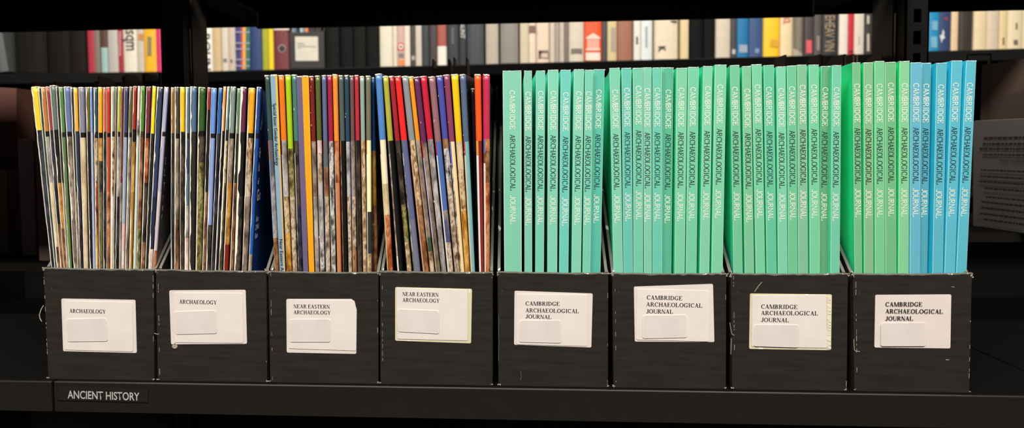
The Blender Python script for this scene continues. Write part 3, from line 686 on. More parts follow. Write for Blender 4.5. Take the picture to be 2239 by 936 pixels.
for b, (lst, bx) in enumerate(((M1, BOXN[0]), (M2, BOXN[1]))):
    for i, (n, xl, xr, yt, bl, br, tc_, low, ew) in enumerate(lst):
        gp = .2; xr -= gp*(xr-xl); br -= gp*(br-bl)
        tot = [(0, tc_)] + low
        roots[bx, n] = slab('magazine', names(lst, i, bx), 'magazine', 'magazines in the '+bx, xl, xr, yt, bl, br, Y=.0055+.0015*random.random(), depth=.2, rnd=.55,
             spine=(U7, [(1.01, tot)]), side=(30, 28, 27) if n not in ('royal navy', 'lavender') else ((20, 58, 120) if n == 'royal navy' else (70, 66, 70)), edge=ew*PXM*.95, **fit_bottom([e[1:6] for e in lst], i, b, gap=.2 if b < 2 else .13))
for b, (lst, bx) in enumerate(((M3, BOXN[2]), (M4, BOXN[3])), 2):
    for i, (n, xl, xr, yt, bl, br, tc_, low, spl) in enumerate(lst):
        if n not in ('steel blue', 'violet', 'amber'): xr -= .13*(xr-xl); br -= .13*(br-bl)
        main = [(0, tc_)] + low
        flat = n in ('steel blue', 'violet', 'amber') and bx == BOXN[2]
        bands = [(1.01, main)]; us = U7
        if spl: us = tuple(sorted(set(U7) | {spl[0]})); bands = [(spl[0], [(0, tc_)]+spl[1]), (1.01, main)]
        if n == 'steel blue': us = (0, .06, .72, .9, 1); bands = [(.71, main), (1.01, [(0, (212, 172, 50)), (340, (190, 160, 110))])]
        Yp = .006 if n not in ('navy', 'short black') else .02
        roots[bx, n] = slab('magazine', names(lst, i, bx), 'magazine', 'magazines in the '+bx, xl, xr, yt, bl, br, Y=Yp, depth=.2, rnd=.05 if flat else .48,
             spine=(us, bands), side=(30, 28, 28), rough=.3 if not flat else .45, edge=None, **fit_bottom([e[1:6] for e in lst], i, b, gap=.2 if b < 2 else .13))
# printing on the steel blue spine
rt, zl, wid, h, c = roots[BOXN[2], 'steel blue']
for txt, y0, y1, nm in (('Special Issue: Gender Archaeology', 226, 362, 'spine_lettering'), ('Near Eastern Archaeology', 523, 640, 'spine_title')):
    za, zb_ = zl(y0), zl(y1); t = wid((za+zb_)/2)
    sans(nm, txt, INK, rt, Vector((-t*.30, -.00025, za)), Vector((0, 0, -1)), Vector((1, 0, 0)), width=za-zb_, cap=.0031)
# cover printing that shows down the right face of the navy magazine and the lavender one
rt, zl, wid, h, c = roots[BOXN[1], 'royal navy']
for txt, y0, y1, d0, colr in (('A', 283, 222, .005, (215, 222, 232)), ('Eg', 343, 318, .005, (240, 242, 245)), ('Is', 375, 350, .005, (238, 240, 244)), ('of', 404, 386, .005, (238, 240, 244)), ('Go', 440, 408, .005, (235, 238, 244)),
                        ('Anc', 487, 470, .006, (205, 215, 228)), ('DNA', 505, 489, .006, (205, 215, 228)), ('Rev', 524, 508, .006, (205, 215, 228))):
    zb_ = zl(y0); o_, u_ = on_cover(wid, h, rt.rotation_euler.y, FITS[1][-1]['w0'], d0-.003, zb_)
    sans('cover_lettering', txt, mat(colr, .5), rt, o_, u_, Vector((0, 0, 1)), cap=(zl(y1)-zb_)*.8, bold=.02)
rt, zl, wid, h, c = roots[BOXN[0], 'lavender']
for txt, y0, y1 in (('E', 360, 340), ('L', 385, 366), ('T', 415, 396), ('I', 440, 425), ('N', 462, 448), ('P', 482, 468)):
    zb_ = zl(y0); o_, u_ = on_cover(wid, h, rt.rotation_euler.y, FITS[0][-1]['w0'], .004, zb_)
    sans('cover_lettering', txt, mat((215, 210, 212), .5), rt, o_, u_, Vector((0, 0, 1)), cap=(zl(y1)-zb_)*.8)
# ------------------------------------------------------------------ green and blue journals
GT, GB = (60, 236, 180), (40, 204, 246)
J = [[(1099, 1140, 155, 1103, 1140.5, (125, 205, 175), 198), (1146, 1163, 155, 1147, 1163.5, (125, 203, 176), 201), (1172, 1192, 155, 1170.5, 1189, (115, 205, 180), 199), (1198, 1221, 153, 1197, 1218, (125, 210, 180), 199),
      (1226, 1248, 153, 1223, 1242.5, (104, 205, 190), 202), (1255, 1277, 152, 1250, 1270, (126, 210, 180), 200), (1279.5, 1297, 153, 1274, 1290, (114, 206, 178), 200), (1299, 1323, 152, 1291, 1314, (84, 188, 164), 196)],
     [(1332.5, 1355, 149, 1339, 1359, (120, 206, 176), 196), (1359, 1380, 149, 1362, 1382.5, (98, 197, 178), 192), (1384, 1406, 149, 1385.5, 1406, (112, 202, 172), 188), (1407, 1424.5, 148, 1408.5, 1425, (122, 204, 176), 193), (1427, 1448, 148, 1427, 1447, (102, 202, 174), 192),
      (1449.5, 1473, 148, 1448.5, 1469.5, (84, 180, 146), 196), (1479.5, 1502.5, 149, 1475.5, 1497, (120, 206, 166), 192), (1505, 1528, 147, 1500, 1523, (112, 204, 166), 191), (1538, 1558, 145, 1530, 1551, (125, 208, 170), 189), (1563.5, 1588.5, 142, 1557, 1581, (122, 208, 165), 185)],
     [(1596.5, 1616.5, 143, 1604, 1624, (110, 196, 152), 190), (1623, 1641.5, 145, 1629, 1649, (120, 196, 150), 194), (1644, 1665, 141, 1653, 1673, (116, 206, 160), 185), (1670, 1692, 143, 1677, 1698, (96, 196, 156), 190), (1698, 1717.5, 146, 1701.5, 1722, (122, 208, 172), 193),
      (1721, 1741, 144, 1724, 1744, (106, 196, 150), 189), (1743.5, 1763.5, 142, 1746, 1767, (126, 191, 150), 186), (1769, 1790, 142, 1771.5, 1793, (116, 206, 160), 185), (1795, 1816.5, 145, 1794, 1814, (92, 168, 122), 191), (1819.5, 1839.5, 143, 1816, 1836, (112, 201, 166), 191)],
     [(1864, 1881, 137, 1869, 1885, (115, 187, 137), 183), (1888.5, 1908.5, 137, 1890, 1910, (130, 187, 137), 185), (1912, 1933.5, 134, 1913.5, 1934.5, (116, 201, 146), 183), (1935, 1958.5, 136, 1936.5, 1960, (108, 186, 130), 181), (1967, 1988.5, 134, 1964.5, 1987, (130, 206, 151), 182),
      (1991.5, 2014, 137, 1989.5, 2011, (96, 181, 206), 182), (2015, 2036, 138, 2012, 2031.5, (76, 166, 184), 183), (2048, 2070, 138, 2041, 2063.5, (86, 181, 201), 185), (2081, 2104, 133, 2069, 2091.5, (86, 186, 206), 181), (2113, 2135, 133, 2095.5, 2118, (86, 186, 206), 181)]]
ORD = ['first', 'second', 'third', 'fourth', 'fifth', 'sixth', 'seventh', 'eighth', 'ninth', 'tenth']
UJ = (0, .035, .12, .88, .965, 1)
DARKER = {(0, 7), (1, 5), (2, 8), (3, 6)}
for b, row in enumerate(J):
    bx = BOXN[4+b]
    for i, (xl, xr, yt, bl, br, sc, ty) in enumerate(row):
        blue = b == 3 and i >= 5
        wd_ = 'thick ' if (b, i) == (0, 0) else ''
        cn = 'sky blue' if blue else ('pale turquoise' if b == 0 or (b == 1 and i < 5) else ('leaf green' if b == 3 else 'mint green'))
        lab = '%s%s paperback journal, %s from the left in the %s' % (wd_, cn, ORD[i], bx)
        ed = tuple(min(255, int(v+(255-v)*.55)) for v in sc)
        gm = GB if blue else (GT if b > 0 else (74, 226, 196))
        if b == 3 and not blue: gm = (50, 240, 160)
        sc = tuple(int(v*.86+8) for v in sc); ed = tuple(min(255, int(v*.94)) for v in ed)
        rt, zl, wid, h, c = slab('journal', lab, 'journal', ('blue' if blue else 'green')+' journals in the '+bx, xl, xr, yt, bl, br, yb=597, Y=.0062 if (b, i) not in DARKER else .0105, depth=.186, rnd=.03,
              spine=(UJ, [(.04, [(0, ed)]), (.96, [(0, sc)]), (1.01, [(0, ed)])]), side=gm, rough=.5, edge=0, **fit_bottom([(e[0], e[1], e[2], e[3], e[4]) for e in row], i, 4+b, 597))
        bm = mk(); L1 = (zl(ty)-zl(ty+85.5)); cap = .0047; zt = zl(ty); t = wid(zt)
        off = -cap/2 + random.uniform(-.0004, .0004)
        for (txt, a, ln, mi_) in (('CAMBRIDGE', 0, 85, 0), ('ARCHAEOLOGICAL', 96, 123, 1), ('JOURNAL', 230, 63, 0)):
            s = 1/2452 if b < 2 else 1/2500
            s = (zl(ty)-zl(ty+200))/200
            put_word(bm, txt, LIGHT, Vector((off, -.00012, zt-a*s)), Vector((0, 0, -1)), Vector((1, 0, 0)), ln*s, cap, Vector((0, -1, 0)), mi_)
        link('title_lettering', bm, [WHITEINK, mat((10, 26, 28), .6)], rt)
        # rubbed head of the spine
        bm = mk(); t = wid(h)
        for j in range(7):
            xa = -t/2+t*j/7; box(bm, xa, xa+t/7, -.00015, .0025, h-random.uniform(.0002, .0007), h+random.uniform(.00005, .0003))
        o = link('worn_edge', bm, mat((205, 232, 218) if not blue else (185, 225, 240), .8, k=1.0), rt)
# ------------------------------------------------------------------ things on the back half of the same shelving
def hexa(bm, f4, dp, mi=0): prism(bm, [Vector(p) for p in f4], (0, dp, 0), mi)
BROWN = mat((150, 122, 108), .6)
def rear_file(label, xl, xr, Y, ztop, zb, m):
    """file box standing with its tall back towards us, its sides sloping down to the far aisle"""
    x0, x1 = at(xl, 150, Y).x, at(xr, 150, Y).x; D = REAR-.012-Y; L = Vector(((x0+x1)/2, Y+D/2, zb))
    rt = thing('magazine_file', label, 'file box', L, 'file boxes seen from behind on the back shelf'); t = .002; hl = .11
    bm = mk(); box(bm, x0+t, x1-t, Y, Y+t, zb+.0005, ztop-.012); shift(link('back_panel', bm, m, rt), L)
    for xa in (x0, x1-t):
        bm = mk(); prism(bm, [(xa, Y, zb+.0005), (xa, Y+D, zb+.0005), (xa, Y+D, zb+hl), (xa, Y+.03, ztop), (xa, Y, ztop)], (t, 0, 0)); shift(link('side_panel', bm, m, rt), L)
    bm = mk(); box(bm, x0+t, x1-t, Y+D-t, Y+D, zb+.0005, zb+hl); shift(link('front_panel', bm, m, rt), L)
    bm = mk(); box(bm, x0+t, x1-t, Y+t, Y+D-t, zb+.0005, zb+.0025); shift(link('base', bm, m, rt), L)
for lab, xl, xr, yt, zb, m in (
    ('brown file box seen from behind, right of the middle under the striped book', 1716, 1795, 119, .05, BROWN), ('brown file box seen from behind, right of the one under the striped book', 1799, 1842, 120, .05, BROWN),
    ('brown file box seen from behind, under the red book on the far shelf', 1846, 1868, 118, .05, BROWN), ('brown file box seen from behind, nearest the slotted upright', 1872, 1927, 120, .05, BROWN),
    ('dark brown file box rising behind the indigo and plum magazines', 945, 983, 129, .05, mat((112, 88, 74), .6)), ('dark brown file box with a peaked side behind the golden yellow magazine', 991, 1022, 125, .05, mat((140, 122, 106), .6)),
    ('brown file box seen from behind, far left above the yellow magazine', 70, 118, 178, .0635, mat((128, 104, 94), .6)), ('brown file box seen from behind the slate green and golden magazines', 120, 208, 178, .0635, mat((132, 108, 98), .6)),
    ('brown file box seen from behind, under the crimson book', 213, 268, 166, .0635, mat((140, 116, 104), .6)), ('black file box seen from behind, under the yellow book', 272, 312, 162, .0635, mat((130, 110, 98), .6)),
    ('black file box in front of the magenta book beside the left upright', 314, 349, 159, .0635, mat((15, 14, 14), .6))):
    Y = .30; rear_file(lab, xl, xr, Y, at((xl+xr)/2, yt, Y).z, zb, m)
def dim_book(label, q, Y, dp, m, extra=None, cat='book', name='book'):
    rt = thing(name, label, cat, at(sum(p[0] for p in q)/4, q[2][1], Y), 'books on the back shelf')
    pts = [at(*p, Y) for p in q]
    for v in pts[2:]: v.z = .064
    rt.location.z = .064
    bm = mk(); hexa(bm, pts, dp); shift(link('cover', bm, m, rt), rt.location)
    pts = [at(*p, Y) for p in q]
    for v in pts[2:]: v.z = .0645
    c = sum(pts, Vector())/4
    bm = mk(); hexa(bm, [c+(p-c)*.985+Vector((0, .003, 0)) for p in pts], dp-.002); shift(link('page_block', bm, PAGES, rt), rt.location)
    return rt
DB = [('big brown folder standing at the far left of the back shelf', [(-70, 187), (36, 193), (36, 566), (-60, 566)], .40, .10, (84, 50, 40)),
      ('tan edged book at the left border, low on the back shelf', [(-30, 372), (14, 372), (18, 566), (-26, 566)], .36, .035, (130, 108, 90)),
      ('dark grey book with a lighter panel left of the yellow magazine', [(38, 303), (72, 308), (80, 566), (50, 566)], .345, .12, (170, 140, 140)),
      ('brown black book behind the grey one on the left back shelf', [(37, 200), (104, 200), (112, 566), (58, 566)], .506, .025, (80, 50, 44)),
      ('thin brown book beside the edge of the leftmost file box', [(84, 330), (98, 330), (110, 566), (96, 566)], .34, .11, (120, 98, 86))]
for lab, q, Y, dp, colr in DB:
    rt = dim_book(lab, q, Y, dp, mat(colr, .7))
# grey leaf of the right hand bay with its printed back cover turned towards us
p = [(2128, 267, .36), (2252, 262, .27), (2252, 501, .27), (2128, 484, .36)]
P = [at(*v) for v in p]; P[0].z = P[1].z = .248; P[2].z = P[3].z = .1055
rt = thing('book', 'grey book with lines of dark print on its back cover, right of the blue journals', 'book', (P[2]+P[3])/2)
uu = (P[1]-P[0]).normalized(); nn = uu.cross(Vector((0, 0, 1))); nn = nn if nn.y < 0 else -nn
bm = mk(); prism(bm, P, -nn*.02); shift(link('cover', bm, mat((150, 145, 142), .55, k=1), rt), rt.location)
bm = mk(); prism(bm, [v-nn*.003+(Vector((0, 0, .001)) if k > 1 else Vector((0, 0, .0004)))+uu*(.001 if k in (1, 2) else -.0008) for k, v in enumerate(P)], -nn*.0145); shift(link('page_block', bm, PAGES, rt), rt.location)
W_ = (P[1]-P[0]).length
bm = mk()
def line_at(fx0, fx1, fz, hgt):
    k = fx0; 
    while k < fx1:
        l = random.uniform(.03, .09); a = P[0]+uu*(W_*k)+Vector((0, 0, -.1425*fz))+nn*.0002
        e = min(fx1, k+l); b = P[0]+uu*(W_*e)+Vector((0, 0, -.1425*fz))+nn*.0002
        bm.faces.new([bm.verts.new(v) for v in (a, b, b+Vector((0, 0, hgt)), a+Vector((0, 0, hgt)))]); k = e+.012
for fx, fz in ((.22, .17), (.2, .225), (.14, .27), (.2, .325), (.17, .47), (.17, .53), (.15, .58), (.25, .64), (.28, .72), (.2, .77), (.2, .825), (.17, .88), (.25, .93)): line_at(fx, .985, fz, .0023)
shift(link('printed_lines', bm, mat((62, 58, 58), .6), rt), rt.location)
sans('lettering', 'MARK McKENNA', mat((50, 46, 46), .6), rt, P[0]+uu*(W_*.52)+Vector((0, 0, -.1425*.385))+nn*.0003-rt.location, uu, Vector((0, 0, 1)), width=W_*.46, cap=.0042)
p = [(2146, 172, .47), (2262, 155, .37)]
A, B = at(*p[0]), at(*p[1]); A.z = B.z = .335
rt = thing('folder', 'brown folder standing obliquely above the printed grey book at the right border', 'folder', ((A.x+B.x)/2, (A.y+B.y)/2, .106))
bm = mk(); q = [A, B, Vector((B.x, B.y, .106)), Vector((A.x, A.y, .106))]; uu = (B-A).normalized(); nn = Vector((-uu.y, uu.x, 0))
prism(bm, q, nn*.012); shift(link('cover', bm, mat((96, 78, 66), .6), rt), rt.location)
bm = mk(); A2, B2 = A-nn*.003+uu*.02, B-nn*.003; prism(bm, [Vector((A2.x, A2.y, .285)), Vector((B2.x, B2.y, .292)), Vector((B2.x, B2.y, .106)), Vector((A2.x, A2.y, .106))], nn*.002)
shift(link('pocket', bm, mat((82, 70, 66), .6), rt), rt.location)
# wire book end on the right bay
rt = thing('book_end', 'thin metal book end standing behind the rightmost blue journal', 'book end', at(2150, 484, .47)); rt.location.z = .105
bm = mk(); a, b = at(2110, 139, .49), at(2166, 139, .49)
box(bm, a.x, b.x, .488, .491, .352, .3545); box(bm, b.x-.003, b.x, .488, .491, .1055, .3525); box(bm, a.x, a.x+.003, .488, .491, .1055, .3525)
shift(link('frame', bm, mat((120, 112, 98), .4, metal=0), rt), rt.location)
# things glimpsed on the raised left shelf
for lab, xa, xb, colr in (('pale grey book on the top left shelf at the corner', 8, 38, (200, 190, 180)), ('orange book on the top left shelf beside the pale grey one', 40, 72, (215, 120, 50)),
                          ('brown orange book on the top left shelf, second orange one', 172, 242, (190, 95, 40)), ('brown book on the top left shelf nearest the upright', 245, 335, (90, 62, 45))):
    Y = .33; x0, x1 = at(xa, 5, Y).x, at(xb, 5, Y).x; zb = TOPZ+.0292
    rt = thing('book', lab, 'book', ((x0+x1)/2, Y+.09, zb), 'books on the top left shelf')
    bm = mk(); box(bm, x0, x1, Y, Y+.17, zb, zb+.22); shift(link('cover', bm, mat(colr, .5), rt), rt.location)
    bm = mk(); box(bm, x0+.002, x1-.002, Y+.003, Y+.172, zb+.003, zb+.218); shift(link('page_block', bm, PAGES, rt), rt.location)
# ------------------------------------------------------------------ the shelving across the far aisle
FY = 1.30; FZ = .449
far = thing('library_shelving', 'black library shelving across the far aisle holding the blurred row of books', 'shelving', (.45, FY+.15, -.75))
Ufar = lambda o: shift(o, far.location)
FBAY = []
for pts in (((0, 162), (190, 160), (350, 157.5)), ((440, 155), (620, 153), (830, 148), (1240, 139), (1640, 125), (1920, 117)), ((2030, 113), (2239, 107))):
    q = [at(*p, FY) for p in pts]; n = len(q); mx = sum(v.x for v in q)/n; mz = sum(v.z for v in q)/n
    sl = sum((v.x-mx)*(v.z-mz) for v in q)/sum((v.x-mx)**2 for v in q); FBAY.append((mx, mz, sl))
FX = [-1.2, at(377, 150, FY).x, at(1990, 120, FY).x, 2.3]
print('FBAY', FBAY, FX)
def farz(px):
    mx, mz, sl = FBAY[0 if px < 377 else (1 if px < 1990 else 2)]; return mz+sl*(at(px, 140, FY).x-mx)
for k, (mx, mz, sl) in enumerate(FBAY):
    for dz in (-.36, 0, .36, -.72): Ufar(shelf_part(far, FX[k]+.001, FX[k+1]-.001, FY-.012, FY+.26, mz+sl*(FX[k]-mx)+dz, slope=sl, mats=[STEELD, DECK]))
bm = mk(); box(bm, -1.2, 2.3, FY+.262, FY+.27, -.75, 1.4); Ufar(link('back_panel', bm, STEELD, far))
for xs in (-1.22, 2.3):
    bm = mk(); box(bm, xs, xs+.02, FY-.012, FY+.27, -.75, 1.4); Ufar(link('end_panel', bm, STEELD, far))
# colour word, x left, x right, colour, depth behind the shelf edge, extras
FB = [('slanting slate grey', -24, 14, (84, 90, 90), ''), ('dark brown wide', 26, 96, (24, 20, 19), ''), ('black brown', 98, 150, (20, 17, 17), ''), ('charcoal', 152, 186, (24, 21, 21), ''),
 ('crimson', 189, 206, (168, 55, 70), ''), ('taupe', 206.5, 218, (124, 114, 104), ''), ('half pale teal', 219, 233, (86, 62, 56), 'S104:150,180,176'), ('light grey', 233.5, 256, (178, 172, 164), ''),
 ('thin crimson', 256.5, 268, (152, 50, 66), 'V:215,170,165:70:120'), ('cream lettered', 268.5, 298, (216, 209, 192), 'T:sqm:66:110:60,60,58'), ('ivory', 298.5, 312.5, (190, 180, 166), 'P:302:312:74:88:190,130,70'), ('golden yellow', 313, 341.5, (232, 172, 42), 'R:322:331:80:122:130,120,90'), ('magenta', 342, 354, (204, 52, 104), ''),
 ('black spined', 356, 374, (14, 13, 13), ''), ('brown black', 400, 436, (30, 24, 22), ''),
 ('white capital-lettered', 437, 464.5, (217, 213, 202), 'T:ROUN:74:153:40,42,46'), ('tan', 465, 482.5, (192, 167, 128), ''), ('cream', 483, 497.5, (197, 190, 172), 'P:488:496:128:136:110,120,110'), ('pinkish grey', 498, 513.5, (187, 172, 157), 'P:504:508:130:137:90,80,75'),
 ('plaid striped', 514, 546.5, (62, 72, 122), 'L'), ('navy blue', 547, 572.5, (46, 62, 108), ''), ('lime green', 573, 585.5, (152, 156, 42), ''), ('lemon yellow', 586, 597, (216, 192, 32), ''), ('maroon', 597.5, 632, (108, 52, 57), 'C'),
 ('black one', 711, 742, (17, 16, 15), ''), ('soot black', 743, 772, (13, 12, 12), ''), ('dull black', 773, 800, (18, 17, 15), ''), ('coal black', 801, 829, (13, 12, 11), ''),
 ('broad cream', 830.5, 858.5, (206, 199, 180), ''), ('thin cream', 859, 868, (202, 192, 172), ''), ('red emblem', 868.5, 884, (186, 156, 146), 'E'), ('cream white', 884.5, 897, (208, 198, 180), ''), ('dark olive', 897.5, 908, (62, 62, 57), 'P:900:907:122:131:150,150,145'), ('warm cream', 908.5, 922, (187, 177, 162), ''),
 ('dark teal', 922.5, 938, (46, 54, 58), ''), ('dark plum', 938.5, 955.5, (64, 54, 54), ''), ('red and white', 956, 976, (154, 78, 68), 'S101:214,208,196'), ('gunmetal', 976.5, 1003, (46, 49, 54), 'V:110,112,114:62:98'), ('black pale-lettered', 1003.5, 1019.5, (40, 42, 45), 'T:GAUNT:40:84:190,190,180'), ('slate', 1020, 1058.5, (58, 63, 68), ''),
 ('dusty beige', 1062, 1090, (167, 157, 142), ''), ('mid grey', 1094, 1134, (128, 123, 118), ''), ('olive cream', 1137, 1156, (187, 178, 152), ''), ('white and brown', 1156.5, 1171.5, (207, 192, 172), 'P:1157:1171:56:72:110,80,65'), ('pinkish white', 1172, 1202, (207, 187, 168), 'P:1177:1199:110:128:120,105,95;P:1179:1197:112:126:205,180,165'),
 ('thin cream ribbed', 1202.5, 1213, (188, 176, 160), ''), ('thin grey ribbed', 1213.5, 1223, (150, 142, 132), ''), ('thin stone', 1223.5, 1233.5, (178, 166, 152), ''), ('dusky taupe', 1234, 1243.5, (112, 102, 98), ''), ('mottled white', 1244, 1277, (194, 184, 166), 'P:1249:1273:106:117:105,98,88'),
 ('orange red', 1278, 1316.5, (218, 82, 42), 'H'), ('dark blue grey', 1317, 1327.5, (62, 65, 70), ''), ('tan and cream', 1328, 1348.5, (194, 174, 130), 'R:1336:1346:60:112:150,140,125'), ('copper brown', 1349.5, 1384, (144, 98, 78), ''), ('white narrow', 1385.5, 1400.5, (207, 203, 195), 'P:1391:1395:80:97:70,68,66'), ('bluish white', 1401.5, 1427, (202, 207, 207), 'R:1411:1416:58:104:150,150,148'),
 ('broad white K', 1432, 1484.5, (208, 194, 170), 'K'), ('buff', 1488, 1506, (204, 184, 140), ''), ('black broad', 1508, 1538, (8, 8, 8), ''), ('black plain', 1539, 1563, (9, 9, 8), ''),
 ('stone white', 1565, 1597.5, (193, 183, 163), ''), ('graphite', 1598, 1610.5, (62, 62, 64), 'P:1601:1608:108:118:170,170,170'), ('cerulean blue', 1611, 1637, (28, 106, 154), 'P:1616:1634:98:115:140,150,170'), ('dusk blue', 1637.5, 1669.5, (52, 78, 118), 'P:1651:1660:106:116:110,130,165'), ('marigold yellow', 1670.5, 1706.5, (238, 184, 40), 'R:1684:1701:86:103:200,150,30'),
 ('sand', 1707.5, 1734.5, (213, 194, 154), 'T:TOOL:28:52:190,70,50'), ('diagonally striped', 1735, 1757.5, (158, 148, 130), 'D'), ('dark brown red-tagged', 1758, 1779.5, (66, 60, 60), 'P:1763:1775:88:116:205,80,90'), ('smoky grey', 1780, 1796.5, (80, 74, 71), 'R:1786:1792:78:110:130,120,115'), ('black gilt', 1797, 1833.5, (46, 48, 51), 'T:EHEAV VIN:34:112:150,130,105'),
 ('white', 1834.5, 1853.5, (213, 204, 190), ''), ('red', 1854, 1868, (184, 42, 56), 'P:1857:1866:110:115:110,20,30'), ('off white', 1868.5, 1890.5, (203, 193, 178), 'R:1878:1880:80:98:150,140,130'), ('black white-tagged', 1891, 1909, (50, 48, 46), 'P:1896:1901:74:112:180,170,155;P:1896:1901:34:52:180,170,155'), ('dark patterned', 1909.5, 1930, (44, 44, 42), 'P:1913:1928:34:70:200,190,165'),
 ('dark hidden', 1932, 1985, (30, 28, 27), ''),
 ('sky blue', 2027, 2053, (36, 132, 178), 'P:2038:2050:46:66:110,165,190;P:2036:2049:80:104:110,165,190'), ('navy white-bird', 2053.5, 2081, (50, 66, 104), 'B'), ('peach cream', 2082, 2097, (217, 188, 152), ''), ('dark leather', 2097.5, 2128, (56, 51, 46), ''), ('cream plain', 2129, 2157.5, (217, 197, 158), ''),
 ('ash white', 2158, 2185, (202, 187, 164), ''), ('buff cream', 2185.5, 2203, (212, 192, 147), 'R:2193:2196:82:98:90,85,75'), ('parchment', 2204, 2238, (217, 202, 168), 'R:2221:2225:50:64:120,110,95;P:2217:2226:87:98:110,100,85'), ('last cream', 2239, 2275, (212, 196, 164), '')]
def far_label(i):
    n = FB[i][0]
    a = FB[i-1][0] if i else None; b = FB[i+1][0] if i+1 < len(FB) else None
    if a is None: return '%s far-shelf book, first at the left border' % n
    if b is None: return '%s far-shelf book, last at the right border' % n
    return '%s far-shelf book between %s and %s ones' % (n, a, b)
for i, (n, xa, xb, colr, ex) in enumerate(FB):
    Yb = FY+random.uniform(-.004, .004); xm = (xa+xb)/2
    x0, x1 = at(xa, 110, FY).x, at(xb, 110, FY).x; hh = random.uniform(.21, .25); zb = farz(xm)+.0006+.02*(x1-x0); dp = random.uniform(.14, .19)
    rt = thing('book', far_label(i), 'book', ((x0+x1)/2, Yb+dp/2, zb), 'books on the far shelf'); L = rt.location.copy()
    if n.startswith('slanting'): rt.rotation_euler = (0, -.13, 0); rt.location.x -= .002; rt.location.z += .0036
    bm = mk(); mats = [mat(colr, .38) if sum(colr) > 120 else mat(colr, .7, spec=.15)]
    split = None
    if ex.startswith('S'):
        ys, cc = ex[1:].split(':'); split = at(xm, float(ys), Yb).z; mats.append(mat(tuple(int(v) for v in cc.split(',')), .4))
    r = (x1-x0)*.16; sec = []
    for k in range(7):
        a = math.pi*(k/6); sec.append(((x0+x1)/2-math.cos(a)*(x1-x0)/2, Yb+r*(1-math.sin(a))))
    sec = [(x0, Yb+dp)] + sec + [(x1, Yb+dp)]
    zs = [(zb, split, 1), (split, zb+hh, 0)] if split else [(zb, zb+hh, 0)]
    for za, zc, mi_ in zs: prism(bm, [(x, y, za) for x, y in sec], (0, 0, zc-za), mi_)
    shift(link('cover', bm, mats, rt), L)
    bm = mk(); box(bm, x0+.001, x1-.001, Yb+.02, Yb+dp+.0008, zb+.002, zb+hh+.0006 if False else zb+hh-.001); shift(link('page_block', bm, PAGES, rt), L)
    Yf = Yb-.0006
    def patch(xa_, xb_, ya, yb, cc, name='spine_label', y=None, outl=None):
        y = Yf if y is None else y
        pts = outl or [(xa_, ya), (xb_, ya), (xb_, yb), (xa_, yb)]
        bm = mk(); prism(bm, [at(p[0], p[1], y) for p in pts], (0, r*.4+.001, 0)); return shift(link(name, bm, mat(cc, .5), rt), L)
    ci = lambda s: tuple(int(v) for v in s.split(','))
    for e in ex.split(';'):
        if e.startswith(('P:', 'R:')):
            _, a, b, c_, d, cc = e.split(':'); patch(float(a), float(b), float(c_), float(d), ci(cc))
        elif e.startswith('V:'):
            _, cc, c_, d = e.split(':'); c_, d = float(c_), float(d); k = c_
            while k < d: patch(xm-1.8, xm+1.8, k, k+3.2, ci(cc), 'spine_lettering'); k += 6
        elif e.startswith('T:'):
            _, txt, c_, d, cc = e.split(':'); a, b = at(xm, float(c_), Yf), at(xm, float(d), Yf)
            capm = (x1-x0)*.58; uu = (b-a).normalized()
            sans('spine_lettering', txt, mat(ci(cc), .5), rt, a-X_*(capm*.5)-L, Vector((0, 0, -1)), X_, width=(b-a).length, cap=capm, bold=.01)
    if ex == 'L':
        for a, b, cc in ((527, 531, (190, 62, 60)), (531, 537, (222, 160, 50)), (537.5, 546.3, (45, 100, 84))): patch(a, b, 30, 151, cc, 'colour_stripe')
        for y in (69, 93, 106, 129, 143): patch(514.5, 546, y, y+2.4, (150, 150, 170), 'band', Yf-.0004)
    elif ex == 'C':
        patch(598.5, 631.5, 40, 66, (205, 190, 175), 'pale_band')
        patch(0, 0, 0, 0, (150, 130, 130), 'emblem_ring', None, [(616.5+8.5*math.cos(t*.314), 106+8.5*math.sin(t*.314)) for t in range(20)])
        patch(0, 0, 0, 0, (45, 38, 42), 'emblem', Yf-.0005, [(616.5+6.5*math.cos(t*.314), 106+6.5*math.sin(t*.314)) for t in range(20)])
    elif ex == 'E':
        patch(0, 0, 0, 0, (185, 70, 62), 'emblem_ring', None, [(876.5+8*math.cos(t*.314), 102+9.5*math.sin(t*.314)) for t in range(20)])
        patch(0, 0, 0, 0, (225, 215, 205), 'emblem', Yf-.0005, [(876.5+5*math.cos(t*.314), 102+6*math.sin(t*.314)) for t in range(20)])
        patch(0, 0, 0, 0, (40, 45, 70), 'emblem', Yf-.001, [(876.5+2.6*math.cos(t*.314), 102+3*math.sin(t*.314)) for t in range(20)])
        patch(871, 884, 131, 143, (215, 120, 60)); patch(872, 882, 116, 126, (120, 105, 105))
    elif ex == 'H':
        W3 = (222, 190, 175)
        patch(0, 0, 0, 0, W3, 'emblem', None, [(1282, 82), (1297, 72), (1312, 82), (1312, 85), (1282, 85)])
        patch(1284, 1310, 86, 106, (222, 150, 130), 'emblem'); patch(1282, 1312, 106, 110, W3, 'emblem'); patch(1281, 1312, 115, 132, (222, 200, 185), 'spine_label')
    elif ex == 'K':
        a = at(1438, 101, Yf); b = at(1454, 101, Yf)
        sans('spine_lettering', 'K', mat((50, 48, 44), .5), rt, at(1440, 101, Yf)-L, Vector((0, 0, -1)), X_, width=(at(1440, 101, Yf)-at(1440, 113, Yf)).length, cap=(b-a).length, bold=.03)
        patch(1467, 1480, 45, 48, (60, 56, 52))
    elif ex == 'D':
        k = 24
        while k < 106: patch(0, 0, 0, 0, (88, 82, 74), 'stripe', None, [(1736, k), (1757, k+12), (1757, k+14), (1736, k+2)]); k += 4.6
    elif ex == 'B':
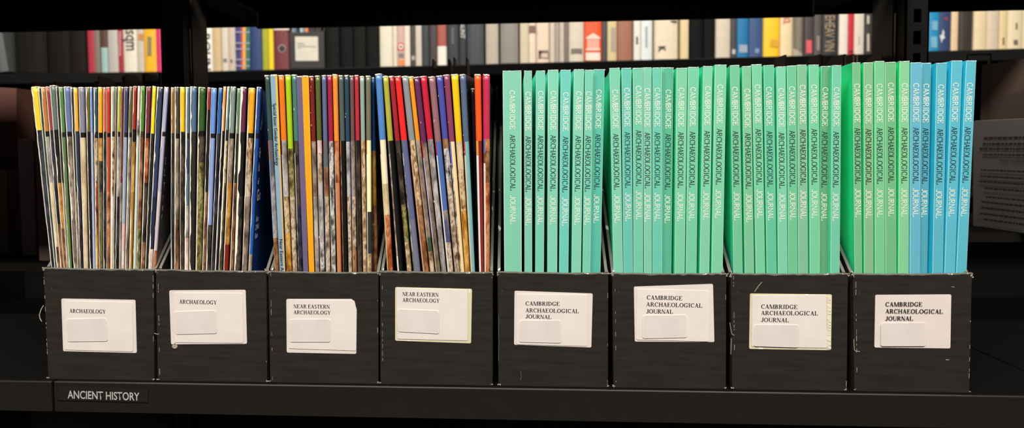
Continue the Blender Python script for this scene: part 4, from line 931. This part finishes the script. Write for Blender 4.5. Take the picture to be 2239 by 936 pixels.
        patch(0, 0, 0, 0, (150, 45, 60), 'emblem', None, [(2069+3.5*math.cos(t*.5), 41+3.5*math.sin(t*.5)) for t in range(12)])
        patch(0, 0, 0, 0, (205, 205, 205), 'emblem', Yf-.0003, [(2055, 77), (2060, 76), (2062, 64), (2065, 70), (2064, 78), (2067, 82), (2061, 86), (2059, 94), (2057, 85)])
# black file box among the far books
x0, x1 = at(634, 110, FY).x, at(709, 110, FY).x; zb = farz(671)+.0022; t = .003
L = Vector(((x0+x1)/2, FY+.1, zb)); rt = thing('magazine_file', 'black file box with a square white label among the books on the far shelf', 'file box', L)
zt = at(670, 70, FY).z
bm = mk(); box(bm, x0, x1, FY, FY+t, zb, zt, bev=.0006); shift(link('front_panel', bm, mat((40, 39, 37), .5), rt), L)
for xa in (x0, x1-t):
    bm = mk(); prism(bm, [(xa, FY+t, zb), (xa, FY+.2, zb), (xa, FY+.2, zb+.28), (xa, FY+.17, zb+.28), (xa, FY+t, zt+.004)], (t, 0, 0)); shift(link('side_panel', bm, mat((52, 51, 49), .5), rt), L)
bm = mk(); box(bm, x0+t, x1-t, FY+.2-t, FY+.2, zb, zb+.28); shift(link('back_panel', bm, mat((40, 39, 37), .5), rt), L)
q = [(645, 80), (695, 80), (696, 133), (646, 133)]
bm = mk(); prism(bm, [at(*p, FY-.001) for p in q], (0, .001, 0)); card = shift(link('label_card', bm, mat((212, 206, 190), .7, k=1), rt), L)
bm = mk()
for (a, b, y, hh) in ((650, 664, 94, 1.6), (650, 667, 97.5, 1.2), (650, 691, 101, 1.6), (650, 657, 105, 1.4)): prism(bm, [at(a, y, FY-.0013), at(b, y, FY-.0013), at(b, y+hh, FY-.0013), at(a, y+hh, FY-.0013)], (0, .0003, 0))
shift(link('lettering', bm, mat((120, 118, 110), .6), card), L)
xs = 641
for k, (w_, colr, nm) in enumerate(((4, (150, 150, 150), 'grey'), (5, (70, 110, 150), 'blue'), (7, (14, 16, 20), 'black'), (5, (170, 190, 200), 'pale blue'), (5, (120, 140, 140), 'sage'), (7, (215, 110, 70), 'orange'), (14, (28, 18, 18), 'dark red'), (14, (20, 16, 16), 'brown black'))):
    a, b = at(xs, 66, FY+.02).x, at(xs+w_-.6, 66, FY+.02).x
    l2 = thing('booklet', '%s booklet standing in the black file box on the far shelf' % nm, 'booklet', ((a+b)/2, FY+.1, zb+.001), 'booklets in the far file box')
    bm = mk(); box(bm, a, b, FY+.012, FY+.17, zb+.001, zb+.27, bev=.0006); shift(link('cover', bm, mat(colr, .5), l2), l2.location)
    xs += w_+.4
